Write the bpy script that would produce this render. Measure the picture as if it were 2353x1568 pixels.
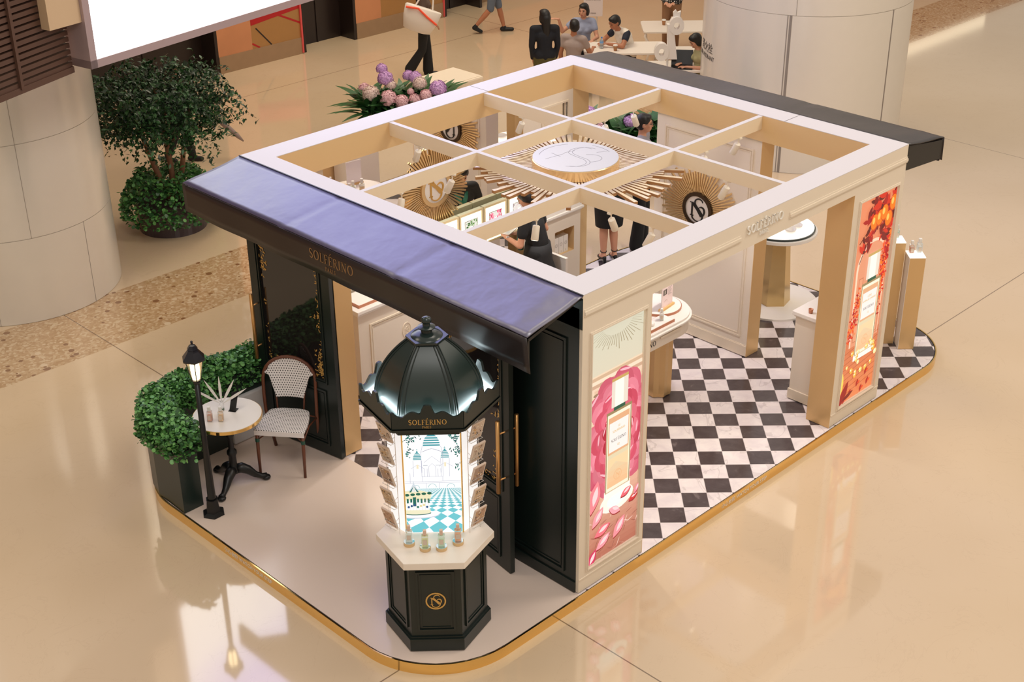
import bpy, math, random
from math import sin, cos, pi, radians, sqrt
from mathutils import Vector, Matrix, noise
random.seed(7)
SC = bpy.context.scene
for _o in list(bpy.data.objects): bpy.data.objects.remove(_o)

# ------------------------------------------------------------------ camera, world, lights
CAM = bpy.data.cameras.new('camera'); camo = bpy.data.objects.new('camera', CAM)
SC.collection.objects.link(camo)
_F = Vector((0.62407, 0.62843, -0.46431)); _R = Vector((0.70553, -0.70865, -0.00815)); _F.normalize()
_U = _R.cross(_F); _U.normalize(); _R = _F.cross(_U); _R.normalize()
mw = Matrix((( _R.x, _U.x, -_F.x, -6.7506), (_R.y, _U.y, -_F.y, -6.0622), (_R.z, _U.z, -_F.z, 7.0822), (0, 0, 0, 1)))
camo.matrix_world = mw
CAM.sensor_width = 36.0; CAM.lens = 48.909; CAM.clip_end = 200
SC.camera = camo
SC.view_settings.view_transform = 'Standard'; SC.view_settings.look = 'None'
SC.view_settings.gamma = 1.0; SC.view_settings.use_curve_mapping = False
SC.view_settings.exposure = 0.0

W = bpy.data.worlds.new('mall_light'); SC.world = W; W.use_nodes = True
_bg = W.node_tree.nodes['Background']; _bg.inputs[0].default_value = (1.0, 0.89, 0.76, 1); _bg.inputs[1].default_value = 0.52

def area(name, loc, size, energy, col=(1, .9, .78), target=None, sy=None):
    l = bpy.data.lights.new(name, 'AREA'); l.energy = energy; l.color = col
    l.shape = 'RECTANGLE'; l.size = size; l.size_y = sy or size
    o = bpy.data.objects.new(name, l); SC.collection.objects.link(o); o.location = loc
    if target is not None:
        o.rotation_euler = (Vector(target) - Vector(loc)).to_track_quat('-Z', 'Y').to_euler()
    return o
area('ceiling_light_front', (-3.5, -4.5, 10.5), 3.5, 330, (1, .96, .93), (0, 1, 0))
area('ceiling_light_right', (8, -4.5, 11), 4.5, 540, (1, .90, .78), (5, 1, 0))
area('ceiling_light_middle', (3.5, 2.5, 11), 3.0, 150, (1, .90, .78), (3, 2, 0))
area('ceiling_light_back', (8.5, 11, 8.5), 5.0, 400, (1, .86, .66), (8.5, 11, 0))
area('ceiling_light_left', (-4, 6, 10), 3.0, 190, (1, .88, .72), (-3, 5, 0))

def spot(name, loc, target, energy, angle=60, col=(1, .93, .82), blend=.6, r=.04):
    l = bpy.data.lights.new(name, 'SPOT'); l.energy = energy; l.color = col
    l.spot_size = radians(angle); l.spot_blend = blend; l.shadow_soft_size = r
    o = bpy.data.objects.new(name, l); SC.collection.objects.link(o); o.location = loc
    o.rotation_euler = (Vector(target) - Vector(loc)).to_track_quat('-Z', 'Y').to_euler()
    return o

# ------------------------------------------------------------------ helpers
def lin(c):
    r = []
    for x in c:
        x = x / 255.0
        r.append(x / 12.92 if x <= .04045 else ((x + .055) / 1.055) ** 2.4)
    return tuple(r)

MATS = {}
def mat(name, rgb, rough=.5, metal=0.0, ior=1.5, emit=None, estr=0.0, trans=0.0, coat=0.0, bump=0.0, bscale=40, var=0.0, vscale=6, aniso=0, alpha=1.0):
    if name in MATS: return MATS[name]
    m = bpy.data.materials.new(name); m.use_nodes = True; nt = m.node_tree
    b = nt.nodes['Principled BSDF']; c = (*lin(rgb), 1)
    b.inputs['Base Color'].default_value = c; b.inputs['Roughness'].default_value = rough
    b.inputs['Metallic'].default_value = metal; b.inputs['IOR'].default_value = ior
    b.inputs['Transmission Weight'].default_value = trans; b.inputs['Coat Weight'].default_value = coat
    b.inputs['Alpha'].default_value = alpha
    if emit is not None:
        b.inputs['Emission Color'].default_value = (*lin(emit), 1); b.inputs['Emission Strength'].default_value = estr
    tc = nt.nodes.new('ShaderNodeTexCoord')
    if var > 0:
        n = nt.nodes.new('ShaderNodeTexNoise'); n.inputs['Scale'].default_value = vscale; n.inputs['Detail'].default_value = 4
        mx = nt.nodes.new('ShaderNodeMix'); mx.data_type = 'RGBA'
        mx.inputs[6].default_value = tuple(x * (1 - var) for x in c[:3]) + (1,)
        mx.inputs[7].default_value = tuple(min(1, x * (1 + var)) for x in c[:3]) + (1,)
        nt.links.new(tc.outputs['Object'], n.inputs['Vector']); nt.links.new(n.outputs['Fac'], mx.inputs[0])
        nt.links.new(mx.outputs[2], b.inputs['Base Color'])
    if bump > 0:
        n2 = nt.nodes.new('ShaderNodeTexNoise'); n2.inputs['Scale'].default_value = bscale; n2.inputs['Detail'].default_value = 3
        bp = nt.nodes.new('ShaderNodeBump'); bp.inputs['Strength'].default_value = bump; bp.inputs['Distance'].default_value = .01
        nt.links.new(tc.outputs['Object'], n2.inputs['Vector']); nt.links.new(n2.outputs['Fac'], bp.inputs['Height'])
        nt.links.new(bp.outputs['Normal'], b.inputs['Normal'])
    MATS[name] = m
    return m

def nodes(m): return m.node_tree, m.node_tree.nodes['Principled BSDF']
def mth(nt, op, a, b=None, c=None):
    n = nt.nodes.new('ShaderNodeMath'); n.operation = op
    for i, x in enumerate((a, b, c)):
        if x is None: continue
        if isinstance(x, (int, float)): n.inputs[i].default_value = x
        else: nt.links.new(x, n.inputs[i])
    return n.outputs[0]
def mixc(nt, fac, a, b):
    n = nt.nodes.new('ShaderNodeMix'); n.data_type = 'RGBA'
    for i, x in ((0, fac), (6, a), (7, b)):
        if isinstance(x, (int, float)): n.inputs[i].default_value = x
        elif isinstance(x, tuple): n.inputs[i].default_value = (*x[:3], 1)
        else: nt.links.new(x, n.inputs[i])
    return n.outputs[2]
def noise_n(nt, vec, scale, detail=4, rough=.5, dist=0):
    n = nt.nodes.new('ShaderNodeTexNoise'); n.inputs['Scale'].default_value = scale; n.inputs['Detail'].default_value = detail
    n.inputs['Roughness'].default_value = rough; n.inputs['Distortion'].default_value = dist
    nt.links.new(vec, n.inputs['Vector']); return n.outputs['Fac']
def ramp(nt, fac, stops):
    n = nt.nodes.new('ShaderNodeValToRGB'); cr = n.color_ramp
    while len(cr.elements) < len(stops): cr.elements.new(.5)
    for e, (p, c) in zip(cr.elements, stops): e.position = p; e.color = (*c[:3], 1)
    nt.links.new(fac, n.inputs[0]); return n.outputs[0]

CREAM = mat('cream_paint', (231, 217, 197), .45, bump=.04, bscale=90)
CREAM2 = mat('cream_inner_wall', (232, 220, 205), .5)
WHITE = mat('white_lacquer', (240, 234, 228), .35)
ROOFW = mat('roof_white', (210, 205, 205), .6)
GOLD = mat('brushed_gold', (224, 186, 132), .38, .35, var=.04, vscale=3)
GOLDP = mat('painted_gold', (222, 188, 138), .5, .12)
BRASS = mat('polished_brass', (240, 202, 128), .12, 1.0)
DARK = mat('dark_green_lacquer', (22, 32, 29), .32, ior=1.5)
BLACK = mat('black_metal', (16, 16, 17), .4)
GLASS = mat('clear_glass', (250, 252, 250), .02, trans=1.0, ior=1.35)
MIRROR = mat('mirror_glass', (238, 232, 222), .015, 1.0)
GOLDTXT = mat('gold_lettering', (214, 168, 92), .4, .3)
BLACKTXT = mat('black_lettering', (22, 20, 20), .5)
WHITETXT = mat('white_lettering', (240, 236, 228), .5)
WARM = mat('warm_led', (255, 240, 214), .5, emit=(255, 236, 200), estr=5)
COOL = mat('cool_led', (240, 250, 255), .5, emit=(225, 245, 250), estr=38)
SKIN = mat('skin', (206, 150, 122), .55)
SKIN2 = mat('skin_tan', (178, 118, 86), .55)
HAIR = mat('black_hair', (22, 18, 18), .42, bump=.25, bscale=160)
LIP = mat('lips', (165, 78, 72), .5)
EYE = mat('eye_dark', (30, 22, 20), .3)
MARBLE = mat('white_marble', (238, 232, 226), .2, var=.03, vscale=4)
LEAFD = mat('leaf_dark', (52, 96, 50), .4, var=.35, vscale=9)
LEAFM = mat('leaf_mid', (94, 152, 78), .4, var=.4, vscale=7)
LEAFL = mat('leaf_light', (104, 150, 66), .45, var=.3, vscale=7)
WOODR = mat('red_brown_wood', (112, 62, 40), .4, var=.15, vscale=12)
COPPER = mat('copper_edge', (190, 128, 98), .35, .3)

class MB:
    """collects shapes, then links them as one mesh object"""
    def __init__(s):
        s.v = []; s.f = []; s.m = []; s.c = []; s.sm = []; s.mi = 0; s.col = None; s.smooth = False; s.layer = 0
        s.frame()
    def frame(s, o=(0, 0, 0), U=(1, 0, 0), V=(0, 1, 0), Wd=(0, 0, 1)):
        s.o = Vector(o); s.U = Vector(U); s.V = Vector(V); s.W = Vector(Wd); return s
    def rotz(s, o, a):
        return s.frame(o, (cos(a), sin(a), 0), (-sin(a), cos(a), 0), (0, 0, 1))
    def P(s, p): return s.o + s.U * p[0] + s.V * p[1] + s.W * p[2]
    def add(s, vs, fs):
        b = len(s.v)
        s.v += [s.P(p) for p in vs]
        for f in fs:
            s.f.append([b + i for i in f]); s.m.append(s.mi); s.c.append(s.col); s.sm.append(s.smooth)
    def box(s, x0, x1, y0, y1, z0, z1):
        s.add([(x0, y0, z0), (x1, y0, z0), (x1, y1, z0), (x0, y1, z0), (x0, y0, z1), (x1, y0, z1), (x1, y1, z1), (x0, y1, z1)],
              [(0, 3, 2, 1), (4, 5, 6, 7), (0, 1, 5, 4), (1, 2, 6, 5), (2, 3, 7, 6), (3, 0, 4, 7)]); return s
    def prism(s, poly, z0, z1, top=True, bot=True):
        n = len(poly); vs = [(x, y, z0) for x, y in poly] + [(x, y, z1) for x, y in poly]
        fs = [(i, (i + 1) % n, n + (i + 1) % n, n + i) for i in range(n)]
        if top: fs.append(tuple(range(n, 2 * n)))
        if bot: fs.append(tuple(reversed(range(n))))
        s.add(vs, fs); return s
    def loft(s, rings, caps=True):
        n = len(rings[0]); vs = [p for r in rings for p in r]; fs = []
        for k in range(len(rings) - 1):
            for i in range(n):
                j = (i + 1) % n; fs.append((k * n + i, k * n + j, (k + 1) * n + j, (k + 1) * n + i))
        if caps: fs.append(tuple(reversed(range(n)))); fs.append(tuple(range((len(rings) - 1) * n, len(rings) * n)))
        s.add(vs, fs); return s
    def lathe(s, prof, c=(0, 0, 0), n=24, caps=True, a0=0.0, sx=1, sy=1):
        s.loft([[(c[0] + sx * r * cos(a0 + 2 * pi * i / n), c[1] + sy * r * sin(a0 + 2 * pi * i / n), c[2] + z) for i in range(n)] for r, z in prof], caps); return s
    def cyl(s, c, r, z0, z1, n=20): return s.lathe([(r, z0), (r, z1)], (c[0], c[1], 0), n)
    def tube(s, path, r, n=8, closed=False):
        pts = [Vector(p) for p in path]; rs = r if isinstance(r, (list, tuple)) else [r] * len(pts)
        rings = []; up = Vector((0, 0, 1)); prev = None; N_ = len(pts)
        for i, p in enumerate(pts):
            if closed: t = pts[(i + 1) % N_] - pts[i - 1]
            else: t = pts[min(i + 1, N_ - 1)] - pts[max(i - 1, 0)]
            if t.length < 1e-9: t = Vector((0, 0, 1))
            t.normalize()
            if prev is None:
                a = up if abs(t.z) < .95 else Vector((1, 0, 0)); x = t.cross(a).normalized()
            else:
                x = prev - t * prev.dot(t)
                x = x.normalized() if x.length > 1e-6 else t.cross(up).normalized()
            prev = x; y = t.cross(x)
            rings.append([tuple(p + x * rs[i] * cos(2 * pi * k / n) + y * rs[i] * sin(2 * pi * k / n)) for k in range(n)])
        if closed: rings.append(rings[0]); s.loft(rings, False)
        else: s.loft(rings)
        return s
    def bar(s, a, b, w, h):
        """straight bar of rectangular section w (sideways) x h (up)"""
        a = Vector(a); b = Vector(b); t = (b - a).normalized()
        up = Vector((0, 0, 1)) if abs(t.z) < .95 else Vector((1, 0, 0))
        x = t.cross(up).normalized() * w / 2; y = x.cross(t).normalized() * h / 2
        s.loft([[tuple(p - x - y), tuple(p + x - y), tuple(p + x + y), tuple(p - x + y)] for p in (a, b)]); return s
    def cap(s, p0, p1, r0, r1=None, n=12, k=4):
        r1 = r0 if r1 is None else r1; p0 = Vector(p0); p1 = Vector(p1); t = (p1 - p0)
        if t.length < 1e-6: t = Vector((0, 0, 1e-4))
        t.normalize(); a = Vector((0, 0, 1)) if abs(t.z) < .9 else Vector((1, 0, 0)); x = t.cross(a).normalized(); y = t.cross(x)
        rings = []
        for i in range(k + 1):
            th = pi / 2 * (1 - i / k); rings.append((p0 - t * r0 * sin(th), max(r0 * cos(th), 1e-4)))
        for i in range(k + 1):
            th = pi / 2 * i / k; rings.append((p1 + t * r1 * sin(th), max(r1 * cos(th), 1e-4)))
        s.loft([[tuple(c + (x * cos(2 * pi * j / n) + y * sin(2 * pi * j / n)) * r) for j in range(n)] for c, r in rings]); return s
    def ell(s, c, rx, ry, rz, n=14, k=10, yaw=0.0, pitch=0.0):
        cy, sy = cos(yaw), sin(yaw); cp, sp = cos(pitch), sin(pitch); rings = []
        for i in range(k + 1):
            ph = -pi / 2 + pi * i / k; r = max(cos(ph), 1e-3); z = sin(ph); ring = []
            for j in range(n):
                a = 2 * pi * j / n; x, y, zz = rx * r * cos(a), ry * r * sin(a), rz * z
                x, zz = x * cp + zz * sp, -x * sp + zz * cp
                ring.append((c[0] + x * cy - y * sy, c[1] + x * sy + y * cy, c[2] + zz))
            rings.append(ring)
        s.loft(rings); return s
    def flat(s, poly, col=None, h=None):
        """one coloured printed shape, each a hair above the last"""
        s.layer += 1; c = s.col; s.col = col if col is not None else s.col
        z = s.layer * .00002 if h is None else h
        s.add([(x, y, z) for x, y in poly], [tuple(range(len(poly)))]); s.col = c; return s
    def ribbon(s, pts, w, d=None, z=0.0):
        """stroke in the UV plane; w one width or a width per point; d depth"""
        P_ = [Vector((p[0], p[1])) for p in pts]; ws = w if isinstance(w, (list, tuple)) else [w] * len(P_)
        L = []; R_ = []
        for i, p in enumerate(P_):
            t = (P_[min(i + 1, len(P_) - 1)] - P_[max(i - 1, 0)])
            if t.length < 1e-9: t = Vector((1, 0))
            t.normalize(); nrm = Vector((-t.y, t.x)) * ws[i] / 2; L.append(p + nrm); R_.append(p - nrm)
        if d is None:
            s.layer += 1; zz = s.layer * .00002 if z == 0 else z; vs = []
            for a, b in zip(L, R_): vs += [(a.x, a.y, zz), (b.x, b.y, zz)]
            s.add(vs, [(2 * i, 2 * i + 1, 2 * i + 3, 2 * i + 2) for i in range(len(L) - 1)])
        else:
            s.loft([[(a.x, a.y, z), (b.x, b.y, z), (b.x, b.y, z + d), (a.x, a.y, z + d)] for a, b in zip(L, R_)])
        return s
    def build(s, name, mats, parent=None, bevel=0.0, subsurf=0, solid=0, auto=False):
        me = bpy.data.meshes.new(name); me.from_pydata([tuple(v) for v in s.v], [], s.f)
        if not isinstance(mats, (list, tuple)): mats = [mats]
        for m in mats: me.materials.append(m)
        me.polygons.foreach_set('material_index', s.m); me.polygons.foreach_set('use_smooth', s.sm)
        if any(c is not None for c in s.c):
            at = me.color_attributes.new('Col', 'FLOAT_COLOR', 'CORNER'); data = []
            for p in me.polygons:
                c = s.c[p.index] or (1, 1, 1)
                for _ in range(p.loop_total): data += [c[0], c[1], c[2], 1.0]
            at.data.foreach_set('color', data)
        me.update(); o = bpy.data.objects.new(name, me); SC.collection.objects.link(o)
        if parent is not None: o.parent = parent
        if bevel > 0:
            md = o.modifiers.new('bevel', 'BEVEL'); md.width = bevel; md.segments = 2; md.limit_method = 'ANGLE'; md.angle_limit = radians(40)
        if subsurf: md = o.modifiers.new('sub', 'SUBSURF'); md.levels = subsurf; md.render_levels = subsurf
        return o

def tag(o, label=None, cat=None, group=None, kind=None):
    if label: o['label'] = label
    if cat: o['category'] = cat
    if group: o['group'] = group
    if kind: o['kind'] = kind
    return o
def thing(name, label, cat, loc=(0, 0, 0), rz=0.0, group=None):
    o = bpy.data.objects.new(name, None); SC.collection.objects.link(o); o.empty_display_size = .1
    o.location = loc; o.rotation_euler = (0, 0, rz); return tag(o, label, cat, group)
def local(o, me_obj):
    """re-express a world-space child in its parent's space"""
    me_obj.parent = o
    me_obj.matrix_parent_inverse = (Matrix.Translation(o.location) @ o.rotation_euler.to_matrix().to_4x4()).inverted()
    return me_obj
def dup(root, loc, rz=None, label=None, group=None):
    r = root.copy(); SC.collection.objects.link(r); r.location = loc
    if rz is not None: r.rotation_euler = (0, 0, rz)
    if label: r['label'] = label
    if group: r['group'] = group
    for ch in [c for c in bpy.data.objects if c.parent == root]:
        c = ch.copy(); SC.collection.objects.link(c); c.parent = r
        for g in [g for g in bpy.data.objects if g.parent == ch]:
            d = g.copy(); SC.collection.objects.link(d); d.parent = c
    return r

# ---- lettering
def _arc(cx, cy, rx, ry, a0, a1, n=14): return [(cx + rx * cos(radians(a0 + (a1 - a0) * i / n)), cy + ry * sin(radians(a0 + (a1 - a0) * i / n))) for i in range(n + 1)]
TH, TN = .125, .05
def glyph(ch):
    S = []; w = .6
    def V(x, y0=0, y1=1, t=TH): S.append(([(x, y0), (x, y1)], t))
    def H(x0, x1, y, t=TN): S.append(([(x0, y), (x1, y)], t))
    if ch in 'ÉE':
        V(.14); H(.02, .5, .025); H(.1, .42, .52); H(.02, .5, .975); S.append(([(.5, 0), (.53, .16)], .04)); S.append(([(.5, .84), (.5, 1)], .04)); w = .6
        if ch == 'É': S.append(([(.24, 1.1), (.4, 1.3)], [.04, .09]))
    elif ch == 'F': V(.14); H(.02, .27, .025); H(.1, .42, .52); H(.02, .5, .975); S.append(([(.5, .82), (.5, 1)], .04)); w = .56
    elif ch == 'L': V(.14); H(.02, .27, .975); H(.02, .5, .025); S.append(([(.5, 0), (.53, .2)], .04)); w = .58
    elif ch == 'I': V(.16); H(.04, .28, .975); H(.04, .28, .025); w = .34
    elif ch == 'N': S.append(([(.14, 0), (.14, 1)], .05)); S.append(([(.1, 1), (.66, 0)], TH)); S.append(([(.66, 0), (.66, 1)], .05)); H(.0, .24, .975); H(.04, .24, .025); H(.56, .78, .975); w = .84
    elif ch == 'O':
        n = 28; pts = _arc(.4, .5, .34, .47, 90, 450, n); S.append((pts, [.05 + .08 * abs(sin(2 * pi * i / n)) for i in range(n + 1)])); w = .84
    elif ch == 'R':
        V(.14); H(.02, .27, .025); H(.02, .27, .975)
        pts = [(.14, .96)] + _arc(.3, .74, .2, .225, 90, -90, 10) + [(.14, .5)]; S.append((pts, [.05] * 3 + [.09] * 6 + [.05] * 4)); S.append(([(.3, .5), (.48, .2), (.62, -.02), (.74, -.08)], [.06, .11, .1, .04])); w = .68
    elif ch == 'S':
        pts = [(.5, .84)] + _arc(.29, .75, .19, .225, 40, 250, 12) + [(.3, .5)] + _arc(.29, .25, .2, .225, 70, -140, 12) + [(.08, .16)]
        m = len(pts); S.append((pts, [.045 + .085 * sin(pi * i / (m - 1)) for i in range(m)])); w = .6
    elif ch == 'P': V(.14); H(.02, .27, .025); S.append(([(.14, .96)] + _arc(.3, .74, .2, .225, 90, -90, 10) + [(.14, .5)], .07)); w = .56
    elif ch == 'A': S.append(([(.06, 0), (.33, 1)], .05)); S.append(([(.33, 1), (.62, 0)], TH)); H(.14, .5, .34); w = .68
    else: w = .35
    return S, w
def serif(mb, text, x0, y0, h, depth=.004, gap=.1, center=True, slant=0.0):
    tot = sum(glyph(c)[1] + gap for c in text) - gap; x = -tot / 2 if center else 0
    for c in text:
        S, w = glyph(c)
        for pts, t in S:
            ws = [q * h for q in t] if isinstance(t, list) else t * h
            mb.ribbon([(x0 + (x + p[0]) * h, y0 + p[1] * h) for p in pts], ws, depth)
        x += w + gap
    return tot * h
def sans(mb, text, x0, y0, h, depth=.002, align='CENTER'):
    cu = bpy.data.curves.new('txt', 'FONT'); cu.body = text; cu.size = h * 1.38; cu.extrude = depth / 2; cu.align_x = align; cu.resolution_u = 3
    o = bpy.data.objects.new('txt', cu); SC.collection.objects.link(o)
    dg = bpy.context.evaluated_depsgraph_get(); dg.update(); me = bpy.data.meshes.new_from_object(o.evaluated_get(dg))
    mb.add([(x0 + v.co.x, y0 + v.co.y, depth / 2 + v.co.z) for v in me.vertices], [tuple(p.vertices) for p in me.polygons])
    bpy.data.objects.remove(o); bpy.data.curves.remove(cu); bpy.data.meshes.remove(me)
def brand(mb, cx, cy, h, depth=.004):
    """SOLFERINO over PARIS, cap height h, centred at cx, baseline cy"""
    serif(mb, 'SOLFÉRINO', cx, cy, h, depth); 
    sx = cx - h * .95
    for c in 'PARIS':
        S, w = glyph(c)
        for pts, t in S: mb.ribbon([(sx + p[0] * h * .42, cy - h * .72 + p[1] * h * .42) for p in pts], .035 * h, depth)
        sx += (w + .22) * h * .42
def smooth(pts, k=5):
    out = []; n = len(pts)
    for i in range(n - 1):
        p0, p1, p2, p3 = pts[max(i - 1, 0)], pts[i], pts[i + 1], pts[min(i + 2, n - 1)]
        for j in range(k):
            t = j / k; out.append(tuple(.5 * (2 * b + (c - a) * t + (2 * a - 5 * b + 4 * c - d) * t * t + (3 * b - a - 3 * c + d) * t ** 3) for a, b, c, d in zip(p0, p1, p2, p3)))
    return out + [tuple(pts[-1])]
def monogram(mb, cx, cy, r, depth=.004, ring=True, t=.1, ry=1.0):
    """ring with interlaced N and S; r is the ring radius"""
    if ring:
        pts = _arc(cx, cy, r, r * ry, 0, 360, 48); mb.ribbon(pts, t * r * 1.5, depth)
    def q(x, y): return (cx + x * r, cy + y * r)
    mb.ribbon([q(-.42, -.46), q(-.42, .42)], .11 * r, depth * 1.02)
    mb.ribbon([q(-.56, -.46), q(-.28, -.46)], .05 * r, depth * 1.02); mb.ribbon([q(-.6, .42), q(-.42, .42)], .05 * r, depth * 1.02)
    mb.ribbon([q(-.42, .42), q(.0, .02), q(.34, -.4)], .14 * r, depth * 1.06)
    S = [q(.42, .58), q(.34, .72), q(.1, .78), q(-.14, .66), q(-.2, .42), q(-.06, .2), q(.2, -.04), q(.42, -.3), q(.4, -.58), q(.16, -.78), q(-.12, -.78), q(-.36, -.64), q(-.38, -.5)]
    q2 = smooth([(a[0], a[1], w * r) for a, w in zip(S, (.05, .06, .08, .09, .1, .12, .13, .12, .1, .08, .06, .08, .12))]); mb.ribbon([(a[0], a[1]) for a in q2], [a[2] for a in q2], depth * 1.12)
    q2 = smooth([(*q(x, y), w * r) for x, y, w in ((.12, .16, .05), (.3, .26, .08), (.5, .2, .11), (.58, 0, .12), (.52, -.24, .1), (.4, -.42, .05))]); mb.ribbon([(a[0], a[1]) for a in q2], [a[2] for a in q2], depth * 1.04)

# print materials: colours come from each printed shape
def print_mat(name, strength, rough=.35):
    m = bpy.data.materials.new(name); m.use_nodes = True; nt, b = nodes(m)
    a = nt.nodes.new('ShaderNodeVertexColor'); a.layer_name = 'Col'
    if strength > 0: nt.links.new(mixc(nt, .85, a.outputs[0], (0, 0, 0)), b.inputs['Base Color'])
    else: nt.links.new(a.outputs[0], b.inputs['Base Color'])
    b.inputs['Roughness'].default_value = rough
    if strength > 0:
        nt.links.new(a.outputs[0], b.inputs['Emission Color']); b.inputs['Emission Strength'].default_value = strength
    return m
BACKLIT = print_mat('backlit_print', 1.05)
BACKLIT2 = print_mat('bright_backlit_print', 1.0, .6)
PRINT = print_mat('printed_card', 0)
#PART2
F0 = -0.094            # mall floor level; the pavilion deck is z = 0
# ------------------------------------------------------------------ mall floor
def mall_floor():
    mb = MB(); mb.add([(-30, -22, F0), (60, -22, F0), (60, 50, F0), (-30, 50, F0)], [(0, 1, 2, 3)])
    m = mat('mall_floor', (226, 204, 176), .1); nt, b = nodes(m)
    g = nt.nodes.new('ShaderNodeNewGeometry'); sp = nt.nodes.new('ShaderNodeSeparateXYZ'); nt.links.new(g.outputs['Position'], sp.inputs[0])
    x, y = sp.outputs[0], sp.outputs[1]; pos = g.outputs['Position']
    base = ramp(nt, noise_n(nt, pos, .35, 3), [(.3, lin((212, 186, 152))), (.7, lin((222, 198, 168)))])
    vein = noise_n(nt, pos, 1.6, 6, .6, 1.4)
    base = mixc(nt, mth(nt, 'MULTIPLY', mth(nt, 'LESS_THAN', mth(nt, 'ABSOLUTE', mth(nt, 'SUBTRACT', vein, .5)), .006), .16), base, lin((196, 168, 140)))
    seam = None
    for s_, at_ in ((y, .435), (y, 13.13), (x, -.255), (x, 12.2)):
        q = mth(nt, 'LESS_THAN', mth(nt, 'ABSOLUTE', mth(nt, 'SUBTRACT', s_, at_)), .006)
        seam = q if seam is None else mth(nt, 'MAXIMUM', seam, q)
    # terrazzo walk
    vo = nt.nodes.new('ShaderNodeTexVoronoi'); vo.inputs['Scale'].default_value = 10; nt.links.new(pos, vo.inputs['Vector'])
    sc = nt.nodes.new('ShaderNodeSeparateColor'); nt.links.new(vo.outputs['Color'], sc.inputs[0])
    chip = mth(nt, 'MULTIPLY', mth(nt, 'LESS_THAN', vo.outputs['Distance'], mth(nt, 'MULTIPLY', sc.outputs[1], .42)), mth(nt, 'GREATER_THAN', sc.outputs[0], .45))
    vo2 = nt.nodes.new('ShaderNodeTexVoronoi'); vo2.inputs['Scale'].default_value = 36; nt.links.new(pos, vo2.inputs['Vector'])
    sc2 = nt.nodes.new('ShaderNodeSeparateColor'); nt.links.new(vo2.outputs['Color'], sc2.inputs[0])
    tb = ramp(nt, sc2.outputs[0], [(.0, lin((178, 142, 102))), (.6, lin((196, 164, 126))), (1, lin((214, 190, 158)))])
    tb = mixc(nt, chip, tb, ramp(nt, sc.outputs[2], [(.2, lin((138, 98, 66))), (.7, lin((176, 136, 94))), (1, lin((222, 200, 170)))]))
    band = mth(nt, 'MULTIPLY', mth(nt, 'GREATER_THAN', y, 6.75), mth(nt, 'LESS_THAN', y, 7.98))
    band = mth(nt, 'MULTIPLY', band, mth(nt, 'LESS_THAN', mth(nt, 'ABSOLUTE', mth(nt, 'SUBTRACT', x, 10.5)), 30.0))
    col = mixc(nt, band, base, tb); col = mixc(nt, mth(nt, 'MULTIPLY', seam, .75), col, lin((92, 66, 48)))
    nt.links.new(col, b.inputs['Base Color']); b.inputs['Roughness'].default_value = .06; b.inputs['IOR'].default_value = 2.0
    o = mb.build('floor', m); tag(o, kind='structure')
mall_floor()

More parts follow.
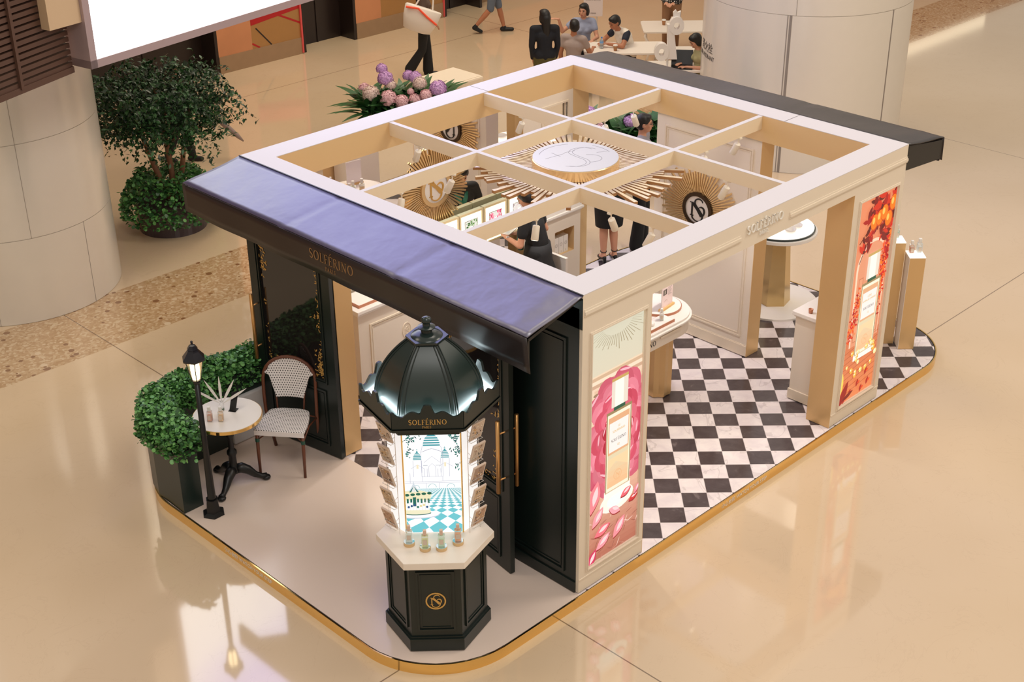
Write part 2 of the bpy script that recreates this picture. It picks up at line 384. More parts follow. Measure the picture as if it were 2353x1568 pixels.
# ------------------------------------------------------------------ back wall of the mall (shop fronts)
STONE = mat('peach_stone', (206, 140, 98), .35, var=.18, vscale=1.6)
STONEB = mat('stone_plinth', (158, 128, 98), .4, var=.1)
BRONZE = mat('dark_bronze_door', (38, 28, 26), .3)
TANP = mat('tan_panel', (170, 124, 72), .35, var=.05)
REDP = mat('red_panel', (178, 24, 32), .35); PINKP = mat('coral_panel', (222, 84, 84), .35)
PALE = mat('pale_wall', (232, 216, 168), .4)
def back_wall():
    mb = MB(); Y = 14.5
    mb.box(6.5, 7.22, Y, Y + .4, F0 + .3, 4.4); mb.box(9.6, 10.22, Y, Y + .4, F0 + .3, 4.4); mb.box(12.9, 40, Y + .3, Y + .6, F0 + .3, 4.4); mb.box(-22, 4.0, Y, Y + .4, F0 + .3, 4.4)
    mb.mi = 1; mb.box(6.5, 8.33, Y - .015, Y + .4, F0, F0 + .3); mb.box(9.6, 11.85, Y - .015, Y + .4, F0, F0 + .3); mb.box(12.9, 40, Y + .28, Y + .6, F0, F0 + .3)
    mb.mi = 2; mb.box(6.5, 7.22, Y - .004, Y, F0 + 1.02, F0 + 1.035); mb.box(9.6, 10.22, Y - .004, Y, F0 + 1.02, F0 + 1.035)
    tag(mb.build('wall_back', [STONE, STONEB, BLACK]), kind='structure')
    for i, (x0, x1) in enumerate(((4.0, 6.5), (8.36, 9.6), (11.88, 12.9)), 1):
        d = MB(); d.box(x0, x1, Y + .42, Y + .5, F0, 4.4); d.box(x1 - .06, x1, Y, Y + .42, F0, 4.4); d.box(x0, x0 + .04, Y, Y + .42, F0, 4.4)
        d.box((x0 + x1) / 2 - .01, (x0 + x1) / 2 + .01, Y + .40, Y + .42, F0, 4.4)
        tag(d.build('door_%d' % i, BRONZE), kind='structure')
    for k, (x0, x1) in enumerate(((7.22, 8.33), (10.22, 11.85))):
        t = thing('wall_artwork', ['tan wall panel crossed by a wide coral and dark red band', 'tan wall panel with one thin red diagonal line behind the walker'][k], 'wall panel', (x0, Y, F0 + .3))
        w = x1 - x0; p = MB(); p.box(0, w, 0, .05, 0, 3.9); p.build('panel', TANP, t)
        s = MB(); s.frame((0, -.002, 0), (1, 0, 0), (0, 0, 1), (0, -1, 0)); 
        if k == 0:
            s.mi = 1; s.flat([(0, .50), (0, .78), (w, .94), (w, .66)]); s.mi = 0; s.flat([(0, .42), (0, .53), (w, .70), (w, .54)])
            s.ribbon([(0, .80), (w, .26)], .035); s.ribbon([(0, .1), (.16, 0)], .03); s.mi = 2; s.ribbon([(.1, .36), (.42, 0)], .025)
            s.mi = 1; s.ribbon([(w - .02, -.28), (w - .02, 3.8)], .035, .03)
        else:
            s.ribbon([(0, .45), (w, 1.75)], .03); s.mi = 1; s.ribbon([(w - .02, -.28), (w - .02, 3.8)], .03, .03)
        s.build('coloured_bands', [REDP, PINKP, BRONZE], t)
back_wall()

# ------------------------------------------------------------------ round columns
def big_column(cx, cy, R, joints, seams, label, z1=9.0):
    t = thing('round_column', label, 'column', (cx, cy, F0))
    m = mat('column_cladding', (222, 214, 202), .22, .15, var=.02)
    a = MB(); a.smooth = True; prof = []; zs = [0.0] + joints + [z1]
    for i in range(len(zs) - 1): prof += [(R, zs[i] + .004), (R, zs[i + 1] - .004), (R - .012, zs[i + 1] - .004), (R - .012, zs[i + 1] + .004)]
    a.lathe(prof, n=96); o = a.build('shaft', m, t)
    md = o.modifiers.new('e', 'EDGE_SPLIT'); md.split_angle = radians(30)
    s = MB(); 
    for ang, za, zb, w in seams:
        c, q = cos(radians(ang)), sin(radians(ang)); s.frame((c * (R + .001), q * (R + .001), 0), (-q, c, 0), (c, q, 0)); s.box(-w / 2, w / 2, -.004, .002, za, zb)
    s.build('panel_seam', mat('seam_grey', (136, 126, 118), .5), t); return t
big_column(-.17, 9.03, 1.19, [1.02, 2.12, 3.4], [(-72, 0, 1.02, .003), (-128, 0, 9, .003), (-104, 1.02, 9, .003)], 'white cylindrical column standing at the left edge on the terrazzo walk')
rc = big_column(10.6, 5.23, 1.495, [2.27, 3.6], [(-156.2, 0, 2.27, .012), (-154.6, 0, 2.27, .035), (-95, 0, 2.27, .02), (-152, 2.27, 9, .004)], 'wide white cylindrical column with a fire hydrant cabinet behind the pavilion')
def hydrant_text():
    mb = MB(); mb.frame((0, 0, 0))
    a = MB(); a.frame(); sans(a, '消火栓', .02, .11, .115, .002); sans(a, 'FIRE HYDRANT', 0, 0, .066, .002)
    R = 1.4965; base = radians(144.5)
    b = MB()
    for v in a.v:
        an = base + v.x / R; r = R + v.z; b.v.append(Vector((r * cos(an), r * sin(an), 1.37 + v.y)))
    b.f, b.m, b.c, b.sm = a.f, a.m, a.c, a.sm
    b.build('hydrant_lettering', mat('grey_lettering', (92, 84, 76), .5), rc)
hydrant_text()

# ------------------------------------------------------------------ LED screen and louvre panel
def led():
    t = thing('led_screen', 'huge bright white LED advertising screen in a grey frame, upper left', 'screen', (-.3, 6.17, 3.2), radians(10.6))
    w, h = 7.2, 6.2
    f = MB(); f.box(-.02, .06, 0, .32, -.02, h); f.box(-.02, w, 0, .32, -.02, .06); f.box(w - .05, w, 0, .32, 0, h); f.box(0, w, .22, .32, 0, h); f.box(-.02, w, 0, .32, h - .06, h)
    f.build('frame', mat('screen_frame', (176, 156, 158), .4, .3), t)
    m = bpy.data.materials.new('led_content'); m.use_nodes = True; nt, b = nodes(m)
    g = nt.nodes.new('ShaderNodeTexCoord'); sp = nt.nodes.new('ShaderNodeSeparateXYZ'); nt.links.new(g.outputs['Object'], sp.inputs[0])
    hz = mth(nt, 'DIVIDE', sp.outputs[2], h)
    wob = mth(nt, 'ADD', hz, mth(nt, 'MULTIPLY', mth(nt, 'SUBTRACT', noise_n(nt, g.outputs['Object'], .5, 3), .5), .25))
    c = ramp(nt, wob, [(.02, (1, 1, 1)), (.16, (.9, .92, 1)), (.30, (.50, .52, .98)), (1, (.46, .42, .92))])
    streak = noise_n(nt, g.outputs['Object'], 1.1, 5, .6, 1.5)
    c = mixc(nt, mth(nt, 'MULTIPLY', mth(nt, 'GREATER_THAN', streak, .58), .12), c, (.62, .66, .9))
    nt.links.new(c, b.inputs['Emission Color']); b.inputs['Emission Strength'].default_value = 3.2; b.inputs['Base Color'].default_value = (.05, .05, .06, 1); b.inputs['Roughness'].default_value = .4
    s = MB(); s.box(.06, w - .05, .012, .03, .06, h - .06); s.build('display_face', m, t)
    k = MB(); k.box(-.40, -.022, .04, .16, .44, 3.0); k.build('mounting_box', mat('beige_box', (205, 176, 142), .5), t)
led()
def louvre():
    SL = mat('brown_louvre', (92, 66, 54), .45, .2); 
    t = thing('louvre_panel', 'dark brown slatted louvre panel in front of the left column, beside the screen', 'louvre', (-.42, 6.42, 3.17), radians(180 + 21))
    for i in range(40):
        z = .02 + i * .062; s = MB(); s.box(0, 3.6, -.03, .045, z, z + .042); s.build('slat', SL, t)
    p = MB(); p.box(0, 3.6, -.36, -.32, .30, 6); p.build('gap_dark_sheet', mat('louvre_gap_dark', (40, 26, 20), .7), t)  # dark sheet added so the upper gaps show darkness behind the slats
    q = MB(); q.box(.0, 3.6, -.03, .06, -.04, .02)
    for x in (.72, 1.45, 2.2): q.box(x, x + .035, .045, .075, 0, 4)
    q.build('support_bars', SL, t)
louvre()
# ------------------------------------------------------------------ platform
def rrect(x0, x1, y0, y1, r, n=10):
    p = []
    for cx, cy, a in ((x1 - r, y1 - r, 0), (x0 + r, y1 - r, 90), (x0 + r, y0 + r, 180), (x1 - r, y0 + r, 270)):
        for i in range(n + 1): p.append((cx + r * cos(radians(a + 90 * i / n)), cy + r * sin(radians(a + 90 * i / n))))
    return p
PX0, PX1, PY0, PY1, PR = -1.62, 6.16, -.035, 4.30, .78
L_, W_, H_ = 4.46, 4.25, 2.70
def platform():
    t = thing('display_platform', 'low stage with rounded corners and a polished gold edge under the whole pavilion', 'platform', (0, 0, F0))
    o = MB(); o.prism(rrect(PX0 + .012, PX1 - .012, PY0 + .012, PY1 - .012, PR - .012), 0, -F0 - .003); o.build('deck_core', mat('deck_core', (40, 34, 32), .6), t)
    # beige part and checkered part of the deck: thin sheets
    b = MB(); out = rrect(PX0 + .022, PX1 - .022, PY0 + .022, PY1 - .022, PR - .022)
    left = [p for p in out if p[0] < 0]
    a = [p for p in left if p[1] > 2]; c = [p for p in left if p[1] <= 2]
    b.prism([(0, PY1 - .022)] + a + c + [(0, PY0 + .022)], -F0 - .0028, -F0)
    bm_ = mat('beige_deck', (226, 206, 192), .22); nt, bb = nodes(bm_)
    b.build('beige_deck', bm_, t)
    k = MB(); r = [p for p in out if p[0] >= 0]; lo = [p for p in r if p[1] < 2]; hi = [p for p in r if p[1] >= 2]
    k.prism([(0, PY0 + .022)] + lo + hi + [(0, PY1 - .022)], -F0 - .0028, -F0)
    m = mat('checkered_marble', (230, 220, 220), .14); nt, bb = nodes(m)
    g = nt.nodes.new('ShaderNodeNewGeometry'); sp = nt.nodes.new('ShaderNodeSeparateXYZ'); nt.links.new(g.outputs['Position'], sp.inputs[0])
    x = mth(nt, 'SUBTRACT', sp.outputs[0], 2.555); y = mth(nt, 'SUBTRACT', sp.outputs[1], .822); s = .2321 * sqrt(2)
    u = mth(nt, 'DIVIDE', mth(nt, 'SUBTRACT', x, y), s); v = mth(nt, 'DIVIDE', mth(nt, 'ADD', x, y), s)
    par = mth(nt, 'MODULO', mth(nt, 'ADD', mth(nt, 'ADD', mth(nt, 'FLOOR', u), mth(nt, 'FLOOR', v)), 200), 2)
    par = mth(nt, 'GREATER_THAN', par, .5)
    pos = g.outputs['Position']
    n1 = noise_n(nt, pos, 1.3, 4, .5, 1.2); vein = mth(nt, 'LESS_THAN', mth(nt, 'ABSOLUTE', mth(nt, 'SUBTRACT', n1, .5)), .008)
    soft = noise_n(nt, pos, 7, 5, .6, .6)
    white = mixc(nt, mth(nt, 'MULTIPLY', vein, .35), ramp(nt, soft, [(.3, lin((222, 210, 212))), (.65, lin((238, 228, 226)))]), lin((178, 164, 164)))
    dark = ramp(nt, soft, [(.35, lin((70, 60, 62))), (.62, lin((82, 72, 74))), (.8, lin((124, 112, 112)))])
    col = mixc(nt, par, dark, white)
    fu = mth(nt, 'FRACT', mth(nt, 'ADD', u, 200)); fv = mth(nt, 'FRACT', mth(nt, 'ADD', v, 200))
    gr = mth(nt, 'MAXIMUM', mth(nt, 'GREATER_THAN', mth(nt, 'ABSOLUTE', mth(nt, 'SUBTRACT', fu, .5)), .491), mth(nt, 'GREATER_THAN', mth(nt, 'ABSOLUTE', mth(nt, 'SUBTRACT', fv, .5)), .491))
    col = mixc(nt, mth(nt, 'MULTIPLY', gr, .8), col, lin((205, 194, 192)))
    nt.links.new(col, bb.inputs['Base Color'])
    k.build('checkered_floor', m, t)
    e = MB(); O = rrect(PX0, PX1, PY0, PY1, PR, 24); I = rrect(PX0 + .012, PX1 - .012, PY0 + .012, PY1 - .012, PR - .012, 24); n = len(O)
    h = -F0 + .003
    e.smooth = False
    e.add([(x, y, 0) for x, y in O] + [(x, y, h) for x, y in O] + [(x, y, h) for x, y in I] + [(x, y, h - .02) for x, y in I],
          [q for i in range(n) for j in ((i + 1) % n,) for q in ((i, j, n + j, n + i), (n + i, n + j, 2 * n + j, 2 * n + i), (2 * n + i, 2 * n + j, 3 * n + j, 3 * n + i))])
    eb = e.build('gold_edge', BRASS, t)
    x = MB(); x.frame((2.2, PY0 - .001, .036), (1, 0, 0), (0, 0, 1), (0, -1, 0)); sans(x, '小心台阶 WATCH YOUR STEP', 0, 0, .037, .001)
    x.build('step_warning_lettering', WHITETXT, t); x = MB()
    x.frame((PX0 - .001, 2.3, .036), (0, -1, 0), (0, 0, 1), (-1, 0, 0)); sans(x, '小心台阶 WATCH YOUR STEP', 0, 0, .037, .001)
    x.build('step_warning_lettering', WHITETXT, t)
platform()

# ------------------------------------------------------------------ roof frame
FX0, FX1, FY0, FY1 = .205, 4.205, .255, 3.975      # inner opening of the roof frame
HB = 2.435                                             # underside of the header
def roof():
    t = thing('roof_frame', 'square cream roof frame with white top band and three by three open lattice', 'roof frame', (0, 0, 0))
    top = MB()
    for x0, x1, y0, y1 in ((0, L_, 0, FY0), (0, L_, FY1, W_), (0, FX0, FY0, FY1), (FX1, L_, FY0, FY1)): top.box(x0, x1, y0, y1, H_ - .006, H_)
    top.build('white_top_band', ROOFW, t)
    hd = MB(); hd.box(0, L_, 0, .02, HB, H_ - .006); hd.box(0, L_, W_ - .02, W_, HB, H_ - .006); hd.box(0, .02, .02, W_ - .02, HB, H_ - .006); hd.box(L_ - .02, L_, .02, W_ - .02, HB, H_ - .006)
    hd.build('outer_fascia', [CREAM], t)
    g = MB(); g.box(FX0 - .015, FX1 + .015, FY0 - .015, FY0, HB, H_ - .006); g.box(FX0 - .015, FX1 + .015, FY1, FY1 + .015, HB, H_ - .006)
    g.box(FX0 - .015, FX0, FY0, FY1, HB, H_ - .006); g.box(FX1, FX1 + .015, FY0, FY1, HB, H_ - .006)
    g.build('gold_inner_lining', GOLDP, t)
    u = MB()
    for x0, x1, y0, y1 in ((0, L_, 0, FY0), (0, L_, FY1, W_), (0, FX0, FY0, FY1), (FX1, L_, FY0, FY1)): u.box(x0 + .001, x1 - .001, y0 + .001, y1 - .001, HB, HB + .01)
    u.build('header_underside', CREAM, t)
    ml = MB()
    for a, b, yy in ((.012, 1.90, 0), (2.585, L_, 0)):
        ml.box(a, b, -.016, 0, 2.535, 2.562); ml.box(a, b, -.009, 0, 2.520, 2.535); ml.box(a, b, -.006, 0, 2.562, 2.578)
    ml.build('facade_moulding', CREAM, t)
    lt = MB(); lt.frame((2.225, -.004, 2.548), (1, 0, 0), (0, 0, 1), (0, -1, 0)); brand(lt, 0, .012, .075, .012)
    lt.build('facade_lettering', WHITETXT, t)
    la = MB()
    la.mi = 1
    for bx in (1.585, 2.865): la.box(bx - .024, bx + .024, FY0, FY1, 2.56, 2.69); la.mi = 0; la.box(bx - .024, bx + .024, FY0, FY1, 2.69, 2.693); la.mi = 1
    for by in (1.485, 2.765):
        for x0, x1 in ((FX0, 1.561), (1.609, 2.841), (2.889, FX1)): la.mi = 1; la.box(x0, x1, by - .024, by + .024, 2.56, 2.69); la.mi = 0; la.box(x0, x1, by - .024, by + .024, 2.69, 2.693)
    la.build('lattice_beams', [ROOFW, mat('beam_cream', (232, 214, 184), .5)], t)
    c = MB(); c.box(2.9, 2.906, FY1, W_ - .004, H_ - .001, H_ + .0005); c.box(FX1, L_ - .004, 1.2, 1.206, H_ - .001, H_ + .0006)
    c.build('joint_line', mat('joint_dark', (90, 80, 76), .8), t)  # thin dark joint lines across the roof band
roof()

# ------------------------------------------------------------------ posters
def leafpoly(cx, cy, l, w, a, n=5):
    c, s = cos(a), sin(a); P_ = []
    for i in range(n + 1):
        t_ = i / n; P_.append((l * (t_ - .5), w * .5 * sin(pi * t_)))
    for i in range(1, n): t_ = 1 - i / n; P_.append((l * (t_ - .5), -w * .5 * sin(pi * t_)))
    return [(cx + x * c - y * s, cy + x * s + y * c) for x, y in P_]
def ellp(cx, cy, rx, ry, a=0.0, n=20, a0=0, a1=360):
    c, s = cos(a), sin(a); return [(cx + rx * cos(t) * c - ry * sin(t) * s, cy + rx * cos(t) * s + ry * sin(t) * c) for t in [radians(a0 + (a1 - a0) * i / n) for i in range(n)]]
def quadp(x0, x1, y0, y1): return [(x0, y0), (x1, y0), (x1, y1), (x0, y1)]
def print_text(mb, text, cx, y, h, col, fn=serif):
    c = mb.col; mb.col = col; z = mb.layer * .00002 + .0001
    if fn is serif:
        sv = mb.o.copy(); mb.o = mb.o + mb.W * z; serif(mb, text, cx, y, h, .0003); mb.o = sv
    else:
        sv = mb.o.copy(); mb.o = mb.o + mb.W * z; sans(mb, text, cx, y, h, .0003); mb.o = sv
    mb.layer += 4; mb.col = c
def clipx(poly, x0, x1, y0, y1):
    """Sutherland-Hodgman clip so that no print runs over its frame"""
    def cl(P_, inside, inter):
        out = []
        for i in range(len(P_)):
            a, b = P_[i - 1], P_[i]; ia, ib = inside(a), inside(b)
            if ib:
                if not ia: out.append(inter(a, b))
                out.append(b)
            elif ia: out.append(inter(a, b))
        return out
    for k, v, sg in ((0, x0, 1), (0, x1, -1), (1, y0, 1), (1, y1, -1)):
        if not poly: return []
        def it(a, b, k=k, v=v):
            t_ = (v - a[k]) / (b[k] - a[k]); return (a[0] + (b[0] - a[0]) * t_, a[1] + (b[1] - a[1]) * t_)
        poly = cl(poly, lambda p, k=k, v=v, sg=sg: (p[k] - v) * sg >= 0, it)
    return poly
class Art(MB):
    def setclip(s, w, h): s.cw, s.chh = w, h
    def sh(s, poly, rgb):
        q = clipx(poly, 0, s.cw, 0, s.chh)
        if len(q) > 2: s.flat(q, lin(rgb))
def grad(a, y0, y1, c0, c1, n=14):
    for i in range(n):
        t_ = i / (n - 1); a.sh(quadp(0, a.cw, y0 + (y1 - y0) * i / n, y0 + (y1 - y0) * (i + 1) / n + .001), tuple(c0[k] + (c1[k] - c0[k]) * t_ for k in range(3)))
def bottle_art(a, cx, y0, w, h, l1, l2, num, tilt=0.0):
    # glass body, liquid, label, neck, cap
    a.sh(quadp(cx - w * .56, cx + w * .56, y0 - h * .05, y0 + h * .02), (250, 240, 230))
    a.sh(quadp(cx - w * .53, cx + w * .53, y0, y0 + h * .72), (206, 184, 150)); a.sh(quadp(cx - w * .5, cx + w * .5, y0 + .01, y0 + h * .71), (246, 232, 208))
    a.sh(quadp(cx - w * .44, cx + w * .44, y0 + h * .04, y0 + h * .67), (222, 168, 126))
    for i in range(6): a.sh(quadp(cx - w * .44, cx + w * .44, y0 + h * (.04 + .05 * i), y0 + h * (.09 + .05 * i)), (236 - i * 3, 186 + i * 4, 140 + i * 6))
    a.sh([(cx - w * .44, y0 + h * .2), (cx - w * .1, y0 + h * .26), (cx + w * .44, y0 + h * .18), (cx + w * .44, y0 + h * .3), (cx - w * .44, y0 + h * .3)], (246, 206, 160))
    for sx in (-1, 1): a.sh(quadp(cx + sx * w * .49 - w * .012, cx + sx * w * .49 + w * .012, y0 + .01, y0 + h * .7), (120, 104, 66)); a.sh(quadp(cx + sx * w * .455 - w * .01, cx + sx * w * .455 + w * .01, y0 + .02, y0 + h * .68), (255, 244, 206))
    a.sh(quadp(cx - w * .53, cx + w * .53, y0 + h * .70, y0 + h * .725), (150, 128, 88))
    a.sh(quadp(cx - w * .40, cx + w * .40, y0 + h * .36, y0 + h * .62), (240, 232, 226))
    a.sh(quadp(cx - w * .24, cx + w * .24, y0 + h * .72, y0 + h * .75), (20, 84, 62))
    a.sh(quadp(cx - w * .34, cx + w * .34, y0 + h * .75, y0 + h * 1.0), (226, 214, 198)); a.sh(quadp(cx - w * .2, cx + w * .16, y0 + h * .75, y0 + h * .985), (246, 238, 228))
    a.sh(quadp(cx - w * .34, cx + w * .34, y0 + h * .975, y0 + h * 1.0), (196, 160, 92))
    yy = y0 + h * .56
    for ln in l1: print_text(a, ln, cx, yy, h * .020, lin((206, 164, 70)), sans); yy -= h * .034
    print_text(a, 'SOLFÉRINO', cx, y0 + h * .445, h * .026, lin((40, 40, 44)))
    print_text(a, num, cx, y0 + h * .395, h * .02, lin((206, 164, 70)), sans)
    z = a.o.copy(); a.o = a.o + a.W * (a.layer * .00002 + .0001); c = a.col; a.col = lin((228, 176, 128)); monogram(a, cx, y0 + h * .13, w * .16, .0002); a.col = c; a.o = z
def rose_poster(a):
    w, h = a.cw, a.chh
    grad(a, h * .80, h, (214, 204, 180), (208, 204, 182)); grad(a, h * .3, h * .82, (226, 190, 160), (232, 206, 176)); grad(a, 0, h * .32, (176, 104, 84), (226, 176, 150))
    for i in range(26):
        an = radians(196 + 148 * i / 25); r0, r1 = .12, random.uniform(.2, .27)
        P0 = (w * .5 + r0 * cos(an) * 1.5, h * 1.01 + r0 * sin(an)); P1 = (w * .5 + r1 * cos(an) * 1.4, h * 1.01 + r1 * sin(an))
        a.sh([P0, P1, (P1[0] + .006, P1[1]), (P0[0] + .004, P0[1])], (140, 122, 88))
    for y, c in ((.80, (206, 172, 140)), (.785, (240, 216, 190)), (.77, (200, 162, 134)), (.755, (232, 202, 176))): a.sh(quadp(0, w, h * y, h * y + .03), c)
    for x in (.08, .86):
        a.sh(quadp(w * x, w * (x + .08), h * .55, h * .76), (222, 186, 156))
        for k in range(4): a.sh(ellp(w * (x + .04), h * (.74 - .012 * k), w * (.06 - .008 * k), .014), (150, 122, 96) if k % 2 == 0 else (214, 180, 150))
    for k in range(3): a.sh(ellp(w * .47, h * (.735 - .012 * k), w * (.16 - .04 * k), .02), (180, 146, 118) if k % 2 == 0 else (226, 194, 166))
    cx, cy = w * .55, h * .53
    rn = random.Random(21)
    for ring, (n, rr, ps, base) in enumerate(((13, .285, .165, (232, 118, 140)), (12, .235, .15, (240, 140, 158)), (11, .185, .14, (226, 92, 118)), (10, .14, .12, (236, 120, 140)), (9, .10, .10, (206, 56, 86)), (8, .06, .08, (176, 28, 58)), (6, .03, .06, (140, 14, 40)))):
        for i in range(n):
            an = 2 * pi * i / n + ring * .37 + rn.uniform(-.12, .12); x, y = cx + rr * cos(an) * .95, cy + rr * sin(an) * 1.5; j = rn.uniform(-12, 12)
            for q in range(5):
                f_ = 1 - q * .17; c_ = tuple(max(0, min(255, b_ + j + (q * 9 - 24 if q < 4 else 2))) for b_ in base)
                a.sh(ellp(x - (.02 + .012 * q) * cos(an) * (1 if q else 0), y - (.02 + .014 * q) * sin(an) * (1 if q else 0), ps * f_, ps * .80 * f_, an + .35, 16), c_)
            if rn.random() < .4: a.sh(ellp(x + ps * .80 * cos(an), y + ps * .80 * sin(an), ps * .07, ps * .42, an, 10), (246, 176, 188))
    a.sh(ellp(w * .56, h * .235, w * .34, h * .05), (238, 236, 224)); a.sh(ellp(w * .56, h * .235, w * .2, h * .03), (230, 246, 238))
    for i in range(46):
        x, y = random.random() * w, random.random() * h * .2
        a.sh(leafpoly(x, y, .09, .008, random.choice((.25, 1.1, -.5))), random.choice(((150, 84, 70), (236, 200, 186), (196, 130, 112))))
    bottle_art(a, w * .56, h * .285, w * .47, h * .49, ['10', 'SOLFÉRINO'], None, '02')
    for x, y, l, an, c in ((.18, .2, .20, .9, (244, 150, 160)), (.52, .19, .16, -.5, (246, 160, 170)), (.28, .13, .2, .3, (236, 110, 124)), (.62, .1, .22, .9, (240, 140, 150)), (.3, .075, .2, .55, (242, 150, 160)), (.74, .245, .14, .4, (232, 96, 110)), (.9, .2, .12, .3, (206, 40, 50)), (.96, .23, .1, 1.0, (240, 130, 150)), (.07, .02, .2, 1.0, (206, 40, 90)), (.1, .3, .3, 1.3, (240, 130, 140))):
        a.sh(leafpoly(w * x, h * y - .012, l * 1.02, l * .45, an, 8), (150, 30, 36)); a.sh(leafpoly(w * x, h * y, l, l * .46, an, 8), c); a.sh(leafpoly(w * x + .012, h * y + .01, l * .6, l * .2, an, 8), (250, 206, 208))
def autumn_poster(a):
    w, h = a.cw, a.chh
    grad(a, h * .3, h, (216, 140, 104), (226, 134, 94)); grad(a, 0, h * .32, (226, 128, 78), (206, 116, 78))
    arch = [(w * .16, h * .28)] + [(w * (.55 + .42 * cos(radians(180 - 6 * i))), h * .66 + h * .13 * sin(radians(180 - 6 * i))) for i in range(30)] + [(w * .96, h * .28)]
    a.sh(arch, (246, 206, 176)); a.sh([(w * .2, h * .28)] + [(w * (.56 + .38 * cos(radians(180 - 6 * i))), h * .655 + h * .12 * sin(radians(180 - 6 * i))) for i in range(30)] + [(w * .95, h * .28)], (222, 146, 110))
    for x0, x1, y0, y1 in ((.24, .36, .3, .44), (.24, .36, .47, .62), (.78, .92, .3, .42), (.78, .92, .46, .62)):
        a.sh(quadp(w * x0, w * x1, h * y0, h * y1), (196, 118, 84)); a.sh(quadp(w * x0 + .01, w * x1 - .01, h * y0 + .01, h * y1 - .01), (226, 152, 116))
    for i in range(9): a.sh([(0, h * (.03 + .028 * i)), (w, h * (.07 + .028 * i)), (w, h * (.072 + .028 * i)), (0, h * (.032 + .028 * i))], (150, 66, 38))
    rn = random.Random(3)
    def spray(x0, y0, x1, y1, n, s, cols, wd=.06):
        for i in range(n):
            t_ = rn.random(); x = x0 + (x1 - x0) * t_ + rn.gauss(0, wd) * w; y = y0 + (y1 - y0) * t_ + rn.gauss(0, wd * .35) * h
            l = s * rn.uniform(.6, 1.3); a.sh(leafpoly(w * 0 + x, y, l, l * .42, rn.uniform(0, 6.3), 4), rn.choice(cols))
    red = [(166, 14, 20), (120, 8, 16), (206, 40, 20), (90, 8, 12)]; hot = [(206, 32, 28), (232, 84, 30), (166, 14, 24), (236, 120, 40)]
    spray(w * .78, h * .34, w * .92, h * .72, 190, .05, hot, .05); spray(w * .12, h * .33, w * .3, h * .55, 150, .045, hot, .055); spray(w * .86, h * .6, w * 1.0, h * .9, 90, .07, hot, .04)
    bottle_art(a, w * .58, h * .225, w * .50, h * .50, ["L'ÉTÉ", 'AVENUE GABRIEL'], None, '12')
    for x0, y0, x1, y1 in ((.1, .80, .98, .97), (.4, .985, .55, .88), (.15, .70, .5, .85)):
        a.ribbon([(w * x0, h * y0), (w * (x0 + x1) / 2, h * ((y0 + y1) / 2 + .012)), (w * x1, h * y1)], .012); a.c[-2:] = [lin((96, 30, 20))] * 2
    spray(w * .3, h * .93, w * .95, h * .93, 60, .15, red, .10); spray(w * .15, h * .76, w * .5, h * .84, 22, .12, red, .05); spray(w * .75, h * .8, w * .95, h * .9, 34, .13, red, .06)
    for x, y in ((.46, .875), (.6, .885), (.72, .9), (.86, .86), (.95, .93)):
        a.sh(ellp(w * x, h * y, .065, .085), (196, 66, 14)); a.sh(ellp(w * x - .006, h * y + .006, .056, .075), (244, 118, 18)); a.sh(ellp(w * x - .02, h * y + .02, .022, .034), (255, 190, 90))
    for i in range(22):
        x, y = w * rn.uniform(.1, .95), h * rn.uniform(.12, .27); r = rn.uniform(.014, .03)
        a.sh(ellp(x, y - r * .4, r * 1.2, r * .6), (150, 50, 20)); a.sh(ellp(x, y, r, r * 1.1), rn.choice(((250, 206, 110), (246, 176, 66), (255, 224, 160)))); a.sh(ellp(x - r * .3, y + r * .3, r * .4, r * .4), (255, 246, 214))
    for x, y in ((.5, .07), (.72, .11), (.3, .04), (.8, .05), (.15, .02), (.62, .03)): a.sh(leafpoly(w * x, h * y, .09, .045, 1.3, 6), (170, 30, 20)); a.sh(leafpoly(w * x + .03, h * y, .05, .03, .4, 6), (226, 70, 30))
    a.sh(ellp(w * .0, h * .115, .05, .13), (250, 206, 90)); a.sh(leafpoly(w * .12, h * .05, .3, .1, 1.1), (150, 16, 20)); a.sh(leafpoly(w * .25, h * .03, .2, .05, .3), (120, 14, 16))

def poster_panel(x0, x1, label, px0, px1, pz0, pz1, art, pname):
    t = thing('poster_wall', label, 'wall panel', (x0, 0, 0)); w = x1 - x0; D = .262
    b = MB(); a0, a1 = px0 - x0, px1 - x0
    # front sheet with a sunk window for the light box
    for xx0, xx1, zz0, zz1 in ((0, a0, .012, HB), (a1, w, .012, HB), (a0, a1, .012, pz0), (a0, a1, pz1, HB)): b.box(xx0, xx1, 0, .03, zz0, zz1)
    b.box(.004, w - .004, .03, D, .012, HB); b.build('cream_front', CREAM, t)
    g = MB(); g.box(-.004 if x0 > 1 else w, 0 if x0 > 1 else w + .004, .0, D, .004, HB); g.box(0, w, D, D + .004, 0, HB) if x0 > 1 else None
    g.build('gold_side', GOLD, t)
    f = MB()
    for k, (o_, hh) in enumerate(((.022, .010), (.012, .016))):
        f.box(a0 - o_ - .01, a0 - o_, -hh, 0, pz0 - o_ - .01, pz1 + o_ + .01); f.box(a1 + o_, a1 + o_ + .01, -hh, 0, pz0 - o_ - .01, pz1 + o_ + .01)
        f.box(a0 - o_, a1 + o_, -hh, 0, pz0 - o_ - .01, pz0 - o_); f.box(a0 - o_, a1 + o_, -hh, 0, pz1 + o_, pz1 + o_ + .01)
    f.box(.004, w - .004, -.006, 0, .13, .142); f.build('picture_moulding', CREAM, t)
    a = Art(); a.setclip(a1 - a0, pz1 - pz0); a.frame((a0, .016, pz0), (1, 0, 0), (0, 0, 1), (0, -1, 0)); a.col = (1, 1, 1); art(a)
    a.build(pname, BACKLIT, t)
poster_panel(0, .792, 'cream wall panel with a backlit pink rose perfume poster beside the dark corner', .115, .718, .215, 2.33, rose_poster, 'rose_poster')
